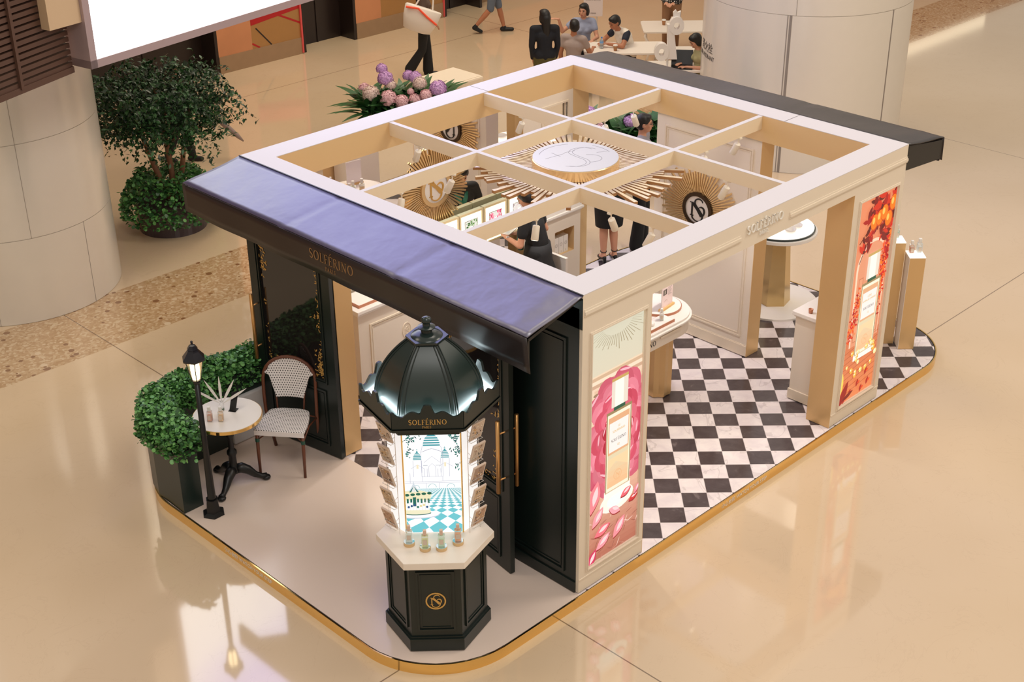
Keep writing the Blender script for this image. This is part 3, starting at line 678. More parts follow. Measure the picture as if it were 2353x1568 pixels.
poster_panel(3.61, L_, 'cream wall panel with a backlit orange autumn perfume poster at the right end', 3.735, 4.352, .19, 2.315, autumn_poster, 'autumn_poster')

# ------------------------------------------------------------------ dark shop front (x = 0 side)
def moulding(mb, y0, y1, z0, z1, w=.022, d=.014):
    """rectangular raised moulding on a face whose local plane is U (across), V (up)"""
    for o_ in (0, w * 1.7):
        a, b, c, e = y0 + o_, y1 - o_, z0 + o_, z1 - o_; ww = w * (.6 if o_ else 1); dd = d * (.5 if o_ else 1)
        mb.box(a, a + ww, c, e, 0, dd); mb.box(b - ww, b, c, e, 0, dd); mb.box(a + ww, b - ww, c, c + ww, 0, dd); mb.box(a + ww, b - ww, e - ww, e, 0, dd)
def dark_wall(y0, y1, label):
    t = thing('dark_wall_panel', label, 'wall panel', (0, y0, 0)); w = y1 - y0
    b = MB(); b.box(-.004, .19, 0, w, .012, H_ - .12); b.build('panel_body', DARK, t)
    m = MB(); m.frame((-.004, w, 0), (0, -1, 0), (0, 0, 1), (-1, 0, 0)); moulding(m, .12, w - .12, .16, 2.3, .022, .014); m.box(.0, w, .012, .11, 0, .012); m.build('raised_moulding', DARK, t)
    g = MB(); g.box(.19, .194, 0, w, .01, HB); g.box(.0, .19, w, w + .004, .01, HB) if y0 < 1 else g.box(.0, .194, -.004, 0, .01, HB)
    g.build('gold_reveal', GOLD, t)
dark_wall(.03, 1.62, 'dark green panelled wall at the near corner behind the right door')
dark_wall(2.985, W_, 'dark green panelled wall behind the left door and bistro chair')
hdm = MB(); hdm.box(-.004, 0, 0, W_, HB - .02, H_ - .03); hd_o = hdm.build('dark_fascia_board', DARK); tag(hd_o, 'dark fascia board under the blue awning along the entrance side', 'board')

def vines(mb, w, z0, z1, seed, sides='both'):
    rn = random.Random(seed)
    def sprig(x, y, n, spread):
        for _ in range(n): mb.flat(leafpoly(x + rn.gauss(0, spread), y + rn.gauss(0, spread * 1.4), rn.uniform(.022, .04), .011, rn.uniform(0, 6.3), 4))
    for k in range(26):
        f = k / 25; z = z1 - (z1 - z0) * f
        if rn.random() < .75: sprig(w - .035, z, 2, .010)
        if rn.random() < .35 + .5 * (f < .3): sprig(.035, z, 2, .010)
    for z, x, n in ((z0 + .14, w - .06, 22), (z0 + .22, w - .05, 14), (z0 + .05, w - .05, 20), (z1 - .36, .06, 20), (z1 - .06, .045, 16), (z1 - .25, .05, 12), (z0 + .62, w - .06, 12)): sprig(x, z, n, .028)
    for k in range(16):
        f = k / 15
        if abs(f - .35) > .1: sprig(.05 + (w - .1) * f, z0 + .03 + rn.uniform(0, .02), 3, .012)
def door_leaf(label, hinge, ang, wd, flip):
    """hinge at local x = 0, leaf runs along +x; outer face looks along -y"""
    t = thing('shop_door', label, 'door', (hinge[0], hinge[1], .012), ang); z1 = 2.34; th = .045; st = .115
    gx0, gx1, gz0, gz1 = st + .02, wd - st, .80, 2.16
    f = MB(); f.box(0, gx0, 0, th, 0, z1); f.box(gx1, wd, 0, th, 0, z1); f.box(gx0, gx1, 0, th, 0, gz0); f.box(gx0, gx1, 0, th, gz1, z1); f.build('door_frame', DARK, t)
    m = MB()
    for sg, yy in ((1, 0), (-1, th)):
        m.frame((0 if sg > 0 else wd, yy, 0), (sg, 0, 0), (0, 0, 1), (0, -sg, 0)); moulding(m, .13, wd - .13, .10, .70, .02, .012); moulding(m, (gx0 if sg > 0 else wd - gx1) - .03, (gx1 if sg > 0 else wd - gx0) + .03, gz0 - .03, gz1 + .03, .016, .01)
    m.build('raised_moulding', DARK, t)
    g = MB(); g.box(gx0, gx1, .016, .028, gz0, gz1); g.build('door_glass', mat('dark_door_glass', (34, 30, 30), .04, ior=1.6), t)
    v = MB()
    for sg, yy in ((1, .0155), (-1, .0285)):
        v.frame((gx0 if sg > 0 else gx1, yy, gz0), (sg, 0, 0), (0, 0, 1), (0, -sg, 0)); v.layer = 0; vines(v, gx1 - gx0, 0, gz1 - gz0, 5)
        v.layer = 8; brand(v, (gx1 - gx0) / 2, gz1 - gz0 - .16, .062, .001)
    v.build('gold_leaf_decoration', GOLDTXT, t)
    h = MB(); h.smooth = True; hx = wd - .055 
    for yy in (-.07, th + .07): h.tube([(hx, yy, .83), (hx, yy, 1.50)], .018, 14)
    for z in (.95, 1.38): h.tube([(hx, -.07, z), (hx, th + .07, z)], .007, 8)
    h.build('door_handle', mat('bronze_handle', (214, 160, 98), .32, .75), t)
    return t
a_l = math.atan2(1.03, -.155)
door_leaf('left door leaf with gilded glass and one long handle behind the bistro chair', (-.02, 2.97), math.atan2(.98, -.16), .99, 0)
def right_door():
    # the same leaf, hinged at the other side of the doorway: mirrored leaf
    wd = 1.0; dx, dy = -.147, .563 - 1.56
    ang = math.atan2(dy, dx)
    t = thing('shop_door', 'right door leaf with gilded glass, open beside the kiosk', 'door', (-.01, 1.56, .012), ang); z1 = 2.34; th = .045; st = .115
    gx0, gx1, gz0, gz1 = st + .02, wd - st, .80, 2.16
    f = MB()
    f.box(0, gx0, -th, 0, 0, z1); f.box(gx1, wd, -th, 0, 0, z1); f.box(gx0, gx1, -th, 0, 0, gz0); f.box(gx0, gx1, -th, 0, gz1, z1); f.build('door_frame', DARK, t)
    m = MB()
    for sg, yy in ((1, -th), (-1, 0)):
        m.frame((0 if sg > 0 else wd, yy, 0), (sg, 0, 0), (0, 0, 1), (0, -sg, 0)); moulding(m, .13, wd - .13, .10, .70, .02, .012); moulding(m, (gx0 if sg > 0 else wd - gx1) - .03, (gx1 if sg > 0 else wd - gx0) + .03, gz0 - .03, gz1 + .03, .016, .01)
    m.build('raised_moulding', DARK, t)
    g = MB(); g.box(gx0, gx1, -.028, -.016, gz0, gz1); g.build('door_glass', mat('dark_door_glass', (34, 30, 30), .04), t)
    v = MB()
    for sg, yy in ((1, -.0285), (-1, -.0155)):
        v.frame((gx0 if sg > 0 else gx1, yy, gz0), (sg, 0, 0), (0, 0, 1), (0, -sg, 0)); v.layer = 0; vines(v, gx1 - gx0, 0, gz1 - gz0, 5)
        v.layer = 8; brand(v, (gx1 - gx0) / 2, gz1 - gz0 - .16, .062, .001)
    v.build('gold_leaf_decoration', GOLDTXT, t)
    h = MB(); h.smooth = True; hx = wd - .055
    for yy in (-.115, .07): h.tube([(hx, yy, .80), (hx, yy, 1.47)], .018, 14)
    for z in (.92, 1.35): h.tube([(hx, -.115, z), (hx, .07, z)], .007, 8)
    h.build('door_handle', MATS['bronze_handle'], t)
right_door()

# ------------------------------------------------------------------ awnings
def fabric_mat(name, rgb, ior, rough):
    m = mat(name, rgb, rough, ior=ior); nt, b = nodes(m); g = nt.nodes.new('ShaderNodeTexCoord')
    n = noise_n(nt, g.outputs['Object'], 3.5, 3); bp = nt.nodes.new('ShaderNodeBump'); bp.inputs['Strength'].default_value = .35; bp.inputs['Distance'].default_value = .03
    nt.links.new(n, bp.inputs['Height']); nt.links.new(bp.outputs[0], b.inputs['Normal']); return m
AWN = fabric_mat('navy_vinyl', (58, 52, 92), 2.5, .40); AWN2 = fabric_mat('charcoal_vinyl', (44, 40, 42), 1.7, .42)
AWNV = mat('awning_valance', (38, 28, 26), .38, ior=1.5, bump=.05, bscale=6)
def awning(side, label):
    if side == 0: t = thing('awning', label, 'awning', (0, 0, 0)); sx = -1; X0 = 0; out = .55; zo = 2.548; y0, y1 = .03, 4.37; drop = .265; top = AWN
    else: t = thing('awning', label, 'awning', (L_, 0, 0)); sx = 1; X0 = 0; out = .64; zo = 2.60; y0, y1 = -.01, 4.27; drop = .23; top = AWN2
    yi0, yi1 = 0.0, W_
    mb = MB(); mb.smooth = True; ny, nx = 90, 10; vs = []; rn = random.Random(side)
    seams = (1.42, 2.83)
    def hgt(fx, y):
        base = 2.69 + (zo - 2.69) * fx
        s = .006 * sin(pi * fx) * sin(y * 4.2 + fx * 2)
        for q in seams: s -= .010 * math.exp(-((y - q - .12 * fx + .05) / .035) ** 2) * (.4 + .6 * fx)
        e = min(abs(y - y0), abs(y - y1)); s += -.012 * math.exp(-(e / .12) ** 2) * sin(pi * min(1, fx * 1.2)) + .004 * math.exp(-((y - .22) / .06) ** 2)
        return base + s
    for i in range(ny + 1):
        f = i / ny
        for j in range(nx + 1):
            fx = j / nx; y = (yi0 + (yi1 - yi0) * f) * (1 - fx) + (y0 + (y1 - y0) * f) * fx
            vs.append((sx * (.002 + (out - .002) * fx), y, hgt(fx, y)))
    fs = []
    for i in range(ny):
        for j in range(nx):
            a = i * (nx + 1) + j; q = (a, a + 1, a + nx + 2, a + nx + 1); fs.append(q if sx < 0 else tuple(reversed(q)))
    mb.add(vs, fs); o = mb.build('canopy_fabric', top, t); md = o.modifiers.new('t', 'SOLIDIFY'); md.thickness = .008; md.offset = -1
    v = MB(); v.smooth = True; rows = []; n2 = 80
    for i in range(n2 + 1):
        y = y0 + (y1 - y0) * i / n2; b_ = .006 * sin(y * 7) + .012 * math.exp(-((y - y0) / .08) ** 2)
        rows.append((y, [(sx * (out + .004 + (b_ if k else 0) * k / 4), y + (.012 * k * math.exp(-((y - y0) / .1) ** 2) * -1 if side == 0 else 0), zo - drop * k / 4) for k in range(5)]))
    vs = [p for _, r in rows for p in r]; fs = []
    for i in range(n2):
        for k in range(4):
            a = i * 5 + k; q = (a, a + 1, a + 6, a + 5); fs.append(q if sx < 0 else tuple(reversed(q)))
    v.add(vs, fs); o = v.build('valance', AWNV, t); md = o.modifiers.new('t', 'SOLIDIFY'); md.thickness = .006; md.offset = -1
    fr = MB()
    for y in (y0 + .015, (y0 + y1) / 2, y1 - .015):
        fr.bar((sx * .01, min(y, W_ - .02), 2.655), (sx * (out - .02), y, zo - .03), .02, .025); fr.bar((sx * (out - .02), y, zo - .03), (sx * (out - .02), y, zo - drop + .01), .018, .018)
    fr.bar((sx * (out - .02), y0 + .01, zo - drop + .01), (sx * (out - .02), y1 - .01, zo - drop + .01), .018, .02); fr.bar((sx * (out - .02), y0 + .01, zo - .03), (sx * (out - .02), y1 - .01, zo - .03), .018, .02)
    if side == 1:
        fr.add([(.0, -.004, 2.44), (out - .03, -.004, zo - drop + .02), (out - .03, -.004, zo - .02), (.0, -.004, 2.68)], [(0, 1, 2, 3)])  # black sheet across the open end stands in for the shade inside
        fr.box(.0, .012, 0, W_, 2.44, 2.69)
    fr.build('awning_frame', BLACK, t)
    if side == 0:
        l = MB(); l.frame((-out - .0125, 2.235, zo - .155), (0, -1, 0), (0, 0, 1), (-1, 0, 0)); brand(l, 0, .012, .085, .002); l.build('valance_lettering', mat('dull_gold_lettering', (150, 112, 72), .45, .2), t)
        e = MB(); e.bar((-.003, 0, 2.6965), (-.003, W_, 2.6965), .012, .012); e.build('top_edge_trim', BLACK, t)
awning(0, 'long blue sheened navy awning over the doorway, brand name on its valance')
awning(1, 'dark charcoal awning on the far right side of the roof frame')
# ------------------------------------------------------------------ interior
def face_moulding(mb, a0, a1, z0, z1): moulding(mb, a0, a1, z0, z1, .018, .012)
def back_corner():
    t = thing('corner_wall_panel', 'cream corner wall with a framed wall mirror at the back corner of the frame', 'wall panel', (3.42, 3.975, 0)); w = L_ - 3.42
    mx0, mx1, mz0, mz1 = .30, .69, 1.35, 2.31
    b = MB(); 
    for a, c, z0, z1 in ((0, mx0, .012, HB), (mx1, w, .012, HB), (mx0, mx1, .012, mz0), (mx0, mx1, mz1, HB)): b.box(a, c, 0, .06, z0, z1)
    b.box(0, w, .06, W_ - 3.975 - .002, .012, HB); b.build('cream_wall', CREAM2, t)
    g = MB(); g.box(FX1 - 3.42, w, -.004, 0, .012, HB); g.box(-.004, 0, 0, .27, .012, HB); g.build('gold_edge', GOLDP, t)
    f = MB()
    f.box(mx0 - .02, mx0, -.015, .01, mz0 - .02, mz1 + .02); f.box(mx1, mx1 + .02, -.015, .01, mz0 - .02, mz1 + .02); f.box(mx0, mx1, -.015, .01, mz0 - .02, mz0); f.box(mx0, mx1, -.015, .01, mz1, mz1 + .02); f.build('mirror_frame', CREAM, t)
    m = MB(); m.box(mx0, mx1, .03, .034, mz0, mz1); m.build('framed_mirror', MIRROR, t)
back_corner()
def mirror_wall():
    t = thing('mirror_wall', 'full height mirror wall closing the far left side of the pavilion', 'mirror', (.20, 4.10, 0)); w = 3.22
    m = MB(); m.box(.6, w, 0, .01, .012, HB); m.build('mirror_pane', MIRROR, t)
    b = MB(); b.box(0, .6, -.02, .12, .012, HB); b.box(.6, w, .01, .12, .012, HB); b.build('backing_wall', CREAM, t)
mirror_wall()
def partition():
    t = thing('partition_wall', 'freestanding cream panelled wall with a gold end, carrying the large mirrored sunburst', 'wall panel', (4.235, 1.46, 0)); D = L_ - 4.235 - .02; w = 1.335
    b = MB(); b.box(0, D, 0, w, .012, HB); b.build('cream_wall', CREAM2, t)
    g = MB(); g.box(-.002, D + .002, -.005, 0, .004, HB); g.build('gold_end', GOLD, t)
    m = MB(); m.frame((0, w, 0), (0, -1, 0), (0, 0, 1), (-1, 0, 0)); face_moulding(m, .11, w - .09, .22, 2.32); m.box(0, w, .012, .13, 0, .012); m.box(0, w, .13, .14, 0, .006); m.build('wall_moulding', CREAM, t)
partition()
def sunburst(name, label, o, U, V, Wd, r_in, r_out, n, seed, bars, disc, logo, lm, rimm, depth=.018, bw=.018, grow=1.0):
    t = thing(name, label, 'sunburst', o); rn = random.Random(seed)
    a = MB(); a.frame((0, 0, 0), U, V, Wd)
    for i in range(n):
        an = 2 * pi * i / n; R = r_out * (rn.choice((.80, .88, .94, 1.0)) if i % 2 else rn.choice((.9, .97, 1.0)))
        c, s = cos(an), sin(an); w0, w1 = bw * .45, bw * grow
        P_ = [(r_in * .9 * c - w0 * s / 2, r_in * .9 * s + w0 * c / 2), (r_in * .9 * c + w0 * s / 2, r_in * .9 * s - w0 * c / 2), (R * c + w1 * s / 2, R * s - w1 * c / 2), (R * c - w1 * s / 2, R * s + w1 * c / 2)]
        a.prism(P_, .002, depth)
    a.build('rays', bars, t)
    r = MB(); r.frame((0, 0, 0), U, V, Wd); k = 48
    ring = [(cos(2 * pi * i / k), sin(2 * pi * i / k)) for i in range(k)]
    r.loft([[(x * r_in * q, y * r_in * q, z) for x, y in ring] for q, z in ((.86, .004), (1.1, .004), (1.1, .034), (.86, .034))], False); r.build('ring', rimm, t)
    d = MB(); d.frame((0, 0, 0), U, V, Wd); d.prism([(x * r_in * .9, y * r_in * .9) for x, y in ring], .002, .024); d.build('disc', disc, t)
    l = MB(); l.frame(Vector(Wd) * .024, U, V, Wd); monogram(l, 0, 0, r_in * .92, .008, ring=False); l.build('monogram', lm, t); return t
MIRG = mat('gold_mirror', (240, 206, 152), .2, .72)
sunburst('wall_sunburst', 'mirrored gold sunburst with a black NS monogram on the cream partition wall', (4.232, 2.19, 1.50), (0, -1, 0), (0, 0, 1), (-1, 0, 0), .175, .50, 72, 1, MIRG, WHITE, True, BLACKTXT, mat('dark_mirror', (70, 56, 44), .15, .8))
sunburst('mirror_sunburst', 'gold sunburst with an oval NS monogram mounted in the middle of the mirror wall', (2.22, 4.094, 1.80), (1, 0, 0), (0, 0, 1), (0, -1, 0), .185, .47, 76, 2, MIRG, WHITE, True, GOLDTXT, MIRG)
def ceiling_sunburst():
    c = (2.24, 2.135, 2.50); t = thing('ceiling_sunburst', 'hanging sunburst with long gold bars and a big white round plate under the lattice centre', 'sunburst', c); rn = random.Random(9)
    wood = mat('gold_bar_side', (176, 132, 88), .38, .3); topm = mat('gold_bar_top_lit', (246, 234, 214), .22, .25)  # ceiling light reflected on the gold bars is painted as near-white tops
    a = MB(); n = 92
    for i in range(n):
        an = 2 * pi * i / n; R = rn.choice((.74, .82, .88, .95, 1.0)); r0 = .36; cc, ss = cos(an), sin(an); w0, w1 = .014, .040
        P_ = [(r0 * cc - w0 * ss / 2, r0 * ss + w0 * cc / 2), (r0 * cc + w0 * ss / 2, r0 * ss - w0 * cc / 2), (R * cc + w1 * ss / 2, R * ss - w1 * cc / 2), (R * cc - w1 * ss / 2, R * ss + w1 * cc / 2)]
        a.mi = 1; a.prism(P_, 0, .026, top=False, bot=True); a.mi = 0; a.add([(x, y, .026) for x, y in P_], [(0, 1, 2, 3)])
    a.build('rays', [topm, wood], t)
    h = MB(); h.cyl((0, 0), .37, -.02, .03, 40); h.build('hub', wood, t)
    p = MB(); p.smooth = False; p.lathe([(.405, .03), (.405, .118), (.398, .124)], n=64); p.build('plate_rim', MIRG, t)
    q = MB(); q.cyl((0, 0), .398, .118, .128, 64); q.build('round_plate', mat('white_plate', (206, 208, 218), .3, .25), t)
    m = MB(); m.frame((0, 0, .128), (.707, -.707, 0), (.707, .707, 0), (0, 0, 1)); g = .004
    for pts in (_arc(0, 0, .34, .34, 100, 170), _arc(0, 0, .34, .34, 20, 60), [(-.28, -.06), (-.1, .08)], [(-.22, .1), (-.14, .0)], [(-.1, .1), (.0, .16)]): m.ribbon(pts, g, .0006)
    S = [(.16, .2), (.08, .24), (-.02, .2), (-.06, .1), (.0, .0), (.08, -.1), (.08, -.2), (.0, -.26), (-.1, -.25)]
    S = smooth(S); m.ribbon(S, g, .0006); m.ribbon([(x + .035, y) for x, y in S], g, .0006); m.ribbon(_arc(.12, -.05, .12, .1, 100, -90), g, .0006); m.ribbon([(.2, .1), (.3, .14)], g, .0006)
    m.build('engraved_monogram', mat('engraving', (120, 120, 130), .6), t)
    w = MB()
    for an in range(0, 360, 45): w.tube([(.62 * cos(radians(an)), .62 * sin(radians(an)), .026), (.62 * cos(radians(an)), .62 * sin(radians(an)), .07)], .004, 6)
    for x in (-.62, .62): w.box(x - .008, x + .008, -.62, .62, .058, .064)
    for y in (-.62, .62): w.box(-.62, .62, y - .008, y + .008, .058, .064)
    w.build('hanging_frame', CREAM, t)
ceiling_sunburst()

SPOTM = mat('spotlight_white', (236, 228, 212), .4)
def spotlight_proto():
    t = thing('spotlight', '', 'spotlight'); b = MB(); b.box(-.035, .035, -.018, .018, .045, .06); b.cyl((0, 0), .006, .0, .045, 10); b.build('bracket', SPOTM, t)
    c = MB(); c.smooth = True; c.frame((0, 0, 0), (.90, 0, .43), (0, 1, 0), (-.43, 0, .90)); c.lathe([(.02, -.004), (.031, -.01), (.033, -.13), (.028, -.135)], n=20); o = c.build('lamp_head', SPOTM, t); hd_ = o
    md = o.modifiers.new('e', 'EDGE_SPLIT'); md.split_angle = radians(50)
    l = MB(); l.frame((0, 0, 0), (.90, 0, .43), (0, 1, 0), (-.43, 0, .90)); l.cyl((0, 0), .026, -.1365, -.134, 16); l.build('lens', mat('spot_lens', (255, 246, 230), .4, emit=(255, 240, 214), estr=3), hd_); return t
_sp = None
for x, y, rz, lb in ((3.80, 2.765, 0.0, 'white spotlight in the back corner bay, tilted, before the grey shirt man'), (3.36, 2.765, .2, 'white spotlight in the back corner bay, half hidden at the lattice crossing'), (3.86, 1.485, 1.6, 'white spotlight before the top of the partition wall, farther from the crossing'),
                     (3.34, 1.485, 1.2, 'small white spotlight before the partition wall, right at the lattice crossing'), (2.865, .86, 1.9, 'white spotlight just right of the black monogram sunburst'), (1.585, 1.12, 0.0, 'tilted white spotlight in front of the black skirt'),
                     (1.05, 1.485, 3.6, 'upright white spotlight in front of the back of the shop assistant'), (1.585, .66, 2.4, 'white spotlight in the near right bay close to the facade header'), (1.27, 2.765, 2.2, 'upright white spotlight beside the oval gold monogram'),
                     (.66, 2.765, 3.6, 'tilted white spotlight left of the gold sunburst over dark tiles'), (2.865, 3.44, 1.6, 'white spotlight left of the framed mirror in the back corner'), (1.585, 3.58, 1.5, 'white spotlight hanging above the top of the gold sunburst')):
    if _sp is None: _sp = spotlight_proto(); _sp.location = (x, y, 2.50); _sp.rotation_euler = (0, 0, rz); _sp['label'] = lb; _sp['group'] = 'spotlights under the roof lattice'
    else: dup(_sp, (x, y, 2.50), rz, lb, 'spotlights under the roof lattice')
for x, y, e in ((3.4, 3.2, 22), (1.2, 3.2, 26), (3.4, 1.3, 22), (1.3, 1.2, 24), (2.3, 3.3, 18)): spot('track_beam', (x, y, 2.33), (x, y, 0), e * 2.1, 100, (1, .96, .91))

# counters -------------------------------------------------------------
def wall_counter():
    t = thing('display_counter', 'long cream counter with an oval relief emblem, along the mirror wall', 'counter', (.82, 3.72, 0)); w = 2.05; d = .355
    b = MB(); b.box(0, w, 0, d, .012, .94); b.build('counter_body', CREAM2, t)
    c = MB(); c.box(-.02, w + .02, -.03, d, .94, .965); c.box(-.03, w + .03, -.045, d, .965, 1.0); c.build('counter_top', WHITE, t, bevel=.004)
    m = MB(); m.frame((0, 0, 0), (1, 0, 0), (0, 0, 1), (0, -1, 0)); face_moulding(m, .14, w - .10, .14, .80); m.box(0, w, .012, .10, 0, .01); m.build('panel_moulding', CREAM, t)
    e = MB(); e.frame((.62, 0, .56), (1, 0, 0), (0, 0, 1), (0, -1, 0)); pts = _arc(0, 0, .055, .085, 0, 360, 32); e.ribbon(pts, .008, .008); e.prism(ellp(0, 0, .055, .085, 0, 32), 0, .003)
    sv = MB(); monogram(e, 0, 0, .05, .007, ring=False); e.build('oval_emblem', CREAM, t)
wall_counter()
def tray(x0, x1, y0, y1, z, label):
    t = thing('wooden_tray', label, 'tray', (x0, y0, z)); b = MB(); b.box(0, x1 - x0, 0, y1 - y0, 0, .028); b.build('tray_edge', COPPER, t); c = MB(); c.box(.006, x1 - x0 - .006, .006, y1 - y0 - .006, .028, .031); c.build('tray_surface', WHITE, t); return t
tray(.86, 1.7, 3.74, 4.02, 1.0, 'long copper-edged tray on the near end of the counter by the mirror wall')
FR = mat('frame_edge_green', (218, 222, 196), .4)
def pic_frame(x, lab, cols, seed):
    t = thing('picture_stand', lab, 'picture frame', (x, 3.985, 1.0), 0, 'lit picture stands along the counter')
    w, h = .345, .43; b = MB(); b.box(0, w, .012, .06, 0, h); b.build('stand_body', FR, t)
    f = MB(); f.box(0, .022, 0, .012, 0, h); f.box(w - .022, w, 0, .012, 0, h); f.box(.022, w - .022, 0, .012, 0, .022); f.box(.022, w - .022, 0, .012, h - .022, h); f.build('frame', mat('pale_gold_frame', (226, 206, 164), .4), t)
    g = MB(); g.box(.022, w - .022, .006, .01, .022, h - .022); g.build('glow_panel', mat('glow_panel', (255, 246, 220), .5, emit=(255, 240, 200), estr=1.6), t)
    a = Art(); a.setclip(.19, .27); a.frame((.078, .005, .07), (1, 0, 0), (0, 0, 1), (0, -1, 0)); a.col = (1, 1, 1); rn = random.Random(seed)
    a.sh(quadp(0, .19, 0, .27), (40, 46, 44)); a.sh(quadp(.006, .184, .006, .264), (226, 222, 214))
    for _ in range(70): a.sh(leafpoly(rn.uniform(.01, .18), rn.choice((rn.uniform(.01, .08), rn.uniform(.15, .26))), .04, .018, rn.uniform(0, 6)), rn.choice(cols))
    a.sh(quadp(.06, .13, .05, .17), (236, 228, 220)); a.sh(quadp(.075, .115, .17, .2), (246, 244, 240)); a.sh(quadp(.068, .122, .09, .14), (250, 248, 244))
    a.build('picture', BACKLIT, t)
pic_frame(2.11, 'lit picture stand with dark brown art, leftmost of the row and mostly hidden', [(110, 60, 50), (60, 50, 50), (180, 150, 140)], 1)
pic_frame(2.465, 'lit picture stand with green foliage art around a bottle', [(52, 92, 44), (96, 140, 70), (200, 214, 180)], 2)
pic_frame(2.825, 'lit picture stand with pink rose art around a bottle', [(236, 110, 140), (246, 170, 180), (206, 60, 100)], 3)
pic_frame(3.19, 'lit picture stand with pale grey flower art beside the head of the assistant', [(206, 190, 186), (226, 214, 208), (170, 150, 150)], 4)
def gift(x, y, z, label, w=.16, d=.12, h=.07, m=None, rz=0.0):
    t = thing('gift_box', label, 'box', (x, y, z), rz); b = MB(); b.box(0, w, 0, d, 0, h * .6); b.build('box_base', WHITE, t); c = MB(); c.box(-.002, w + .002, -.002, d + .002, h * .6, h); c.build('box_lid', m or COPPER, t); return t
gift(2.62, 3.74, 1.0, 'cream box with a brown lid on the counter before the pink picture', .15, .1, .07, WOODR)
gift(2.30, 3.73, 1.0, 'small white box on the counter before the dark picture', .13, .09, .05, WHITE)
def card_stand():
    t = thing('leaning_panel', 'cream board leaning on the counter by the hands of the assistant', 'board', (2.50, 3.70, 1.0), -.4); b = MB(); b.frame((0, 0, 0), (1, 0, 0), (0, .35, .94), (0, -.94, .35)); b.box(0, .09, 0, .22, 0, .012); b.build('board', CREAM, t)
card_stand()
def niche_cabinet():
    t = thing('niche_cabinet', 'tall cream cabinet with a gold-lined niche, standing in the back corner', 'cabinet', (3.60, 3.80, 0)); w = .56; d = .172; z = 1.12
    nx0, nx1, nz0, nz1 = .14, .46, .60, .90; b = MB()
    for a, c, z0, z1 in ((0, nx0, .012, z), (nx1, w, .012, z), (nx0, nx1, .012, nz0), (nx0, nx1, nz1, z)): b.box(a, c, 0, d, z0, z1)
    b.build('cabinet_body', CREAM2, t)
    g = MB(); g.box(nx0, nx1, d - .01, d, nz0, nz1); g.box(nx0, nx0 + .003, .004, d, nz0, nz1); g.box(nx1 - .003, nx1, .004, d, nz0, nz1); g.box(nx0, nx1, .004, d, nz0, nz0 + .003); g.box(nx0, nx1, .004, d, nz1 - .003, nz1); g.build('gold_niche_lining', GOLDP, t)
    c = MB(); c.box(-.012, w + .012, -.012, d, z - .05, z - .03); c.box(-.03, w + .03, -.03, d, z - .03, z); c.box(-.01, w + .01, -.01, d, z, z + .05); c.build('cornice', WHITE, t, bevel=.004)
    for k in range(3):
        q = thing('perfume_box', ['white patterned perfume box at the left of the cabinet niche', 'white patterned perfume box in the middle of the cabinet niche', 'white patterned perfume box at the right of the niche row'][k], 'box', (3.60 + nx0 + .02 + k * .078, 3.83, nz0 + .004), 0, 'perfume boxes in the cabinet niche')
        bb = MB(); bb.box(0, .072, 0, .07, 0, .20); bb.build('carton', WHITE, q)
        e = MB(); e.frame((.036, -.0006, .11), (1, 0, 0), (0, 0, 1), (0, -1, 0)); e.ribbon(_arc(0, 0, .02, .02, 0, 360, 20), .004, .0005); e.ribbon(_arc(0, 0, .012, .012, 0, 360, 16), .003, .0005); e.ribbon([(0, -.1), (0, -.075)], .006, .0005); e.build('printed_seal', mat('seal_grey', (190, 180, 172), .6), q)
niche_cabinet()
tray(3.68, 4.06, 3.84, 3.93, 1.171, 'narrow copper-edged tray on top of the niche cabinet')
def gate():
    t = thing('low_gate', 'low white panel standing behind the skirt of the assistant', 'panel', (3.36, 3.28, 0)); b = MB(); b.box(0, .03, 0, .42, .012, .86); b.build('panel', WHITE, t); c = MB(); c.box(-.004, .034, -.004, .424, .86, .872); c.build('top_cap', WHITE, t)
gate()

def island():
    t = thing('island_counter', 'round-ended cream island counter on fluted gold legs behind the rose poster wall', 'counter', (0, 0, 0))
    def stad(x0, x1, y0, y1, n=16):
        r = (y1 - y0) / 2; cy = (y0 + y1) / 2
        return [(x1 - r + r * cos(a), cy + r * sin(a)) for a in [radians(-90 + 180 * i / n) for i in range(n + 1)]] + [(x0 + r + r * cos(a), cy + r * sin(a)) for a in [radians(90 + 180 * i / n) for i in range(n + 1)]]
    b = MB(); b.prism(stad(1.02, 3.38, 1.42, 2.12), .72, .86); b.build('apron', CREAM2, t)
    c = MB(); c.prism(stad(.99, 3.41, 1.39, 2.15), .86, .88); c.prism(stad(1.01, 3.39, 1.41, 2.13), .88, .905); c.build('counter_top', WHITE, t, bevel=.004)
    m = MB()
    for sx in ((2.70, 3.02), (1.4, 1.72)): m.box(sx[0], sx[1], 1.402, 1.42, .82, .838)
    m.build('apron_moulding', CREAM, t)
    l = MB(); l.frame((2.2, 1.4195, .765), (1, 0, 0), (0, 0, 1), (0, -1, 0)); serif(l, 'SOLFÉRINO', 0.262, 0, .055, .002); l.build('apron_lettering', BLACKTXT, t)
    for lx in (3.0, 1.4):
        g = MB(); n = 16; rr = [(.145 if i % 2 else .125) for i in range(n)]
        g.loft([[(lx + rr[i] * s_ * cos(2 * pi * i / n), 1.66 + rr[i] * s_ * sin(2 * pi * i / n), z) for i in range(n)] for z, s_ in ((.012, .95), (.05, 1), (.72, 1))]); g.build('leg', GOLD, t)
island()
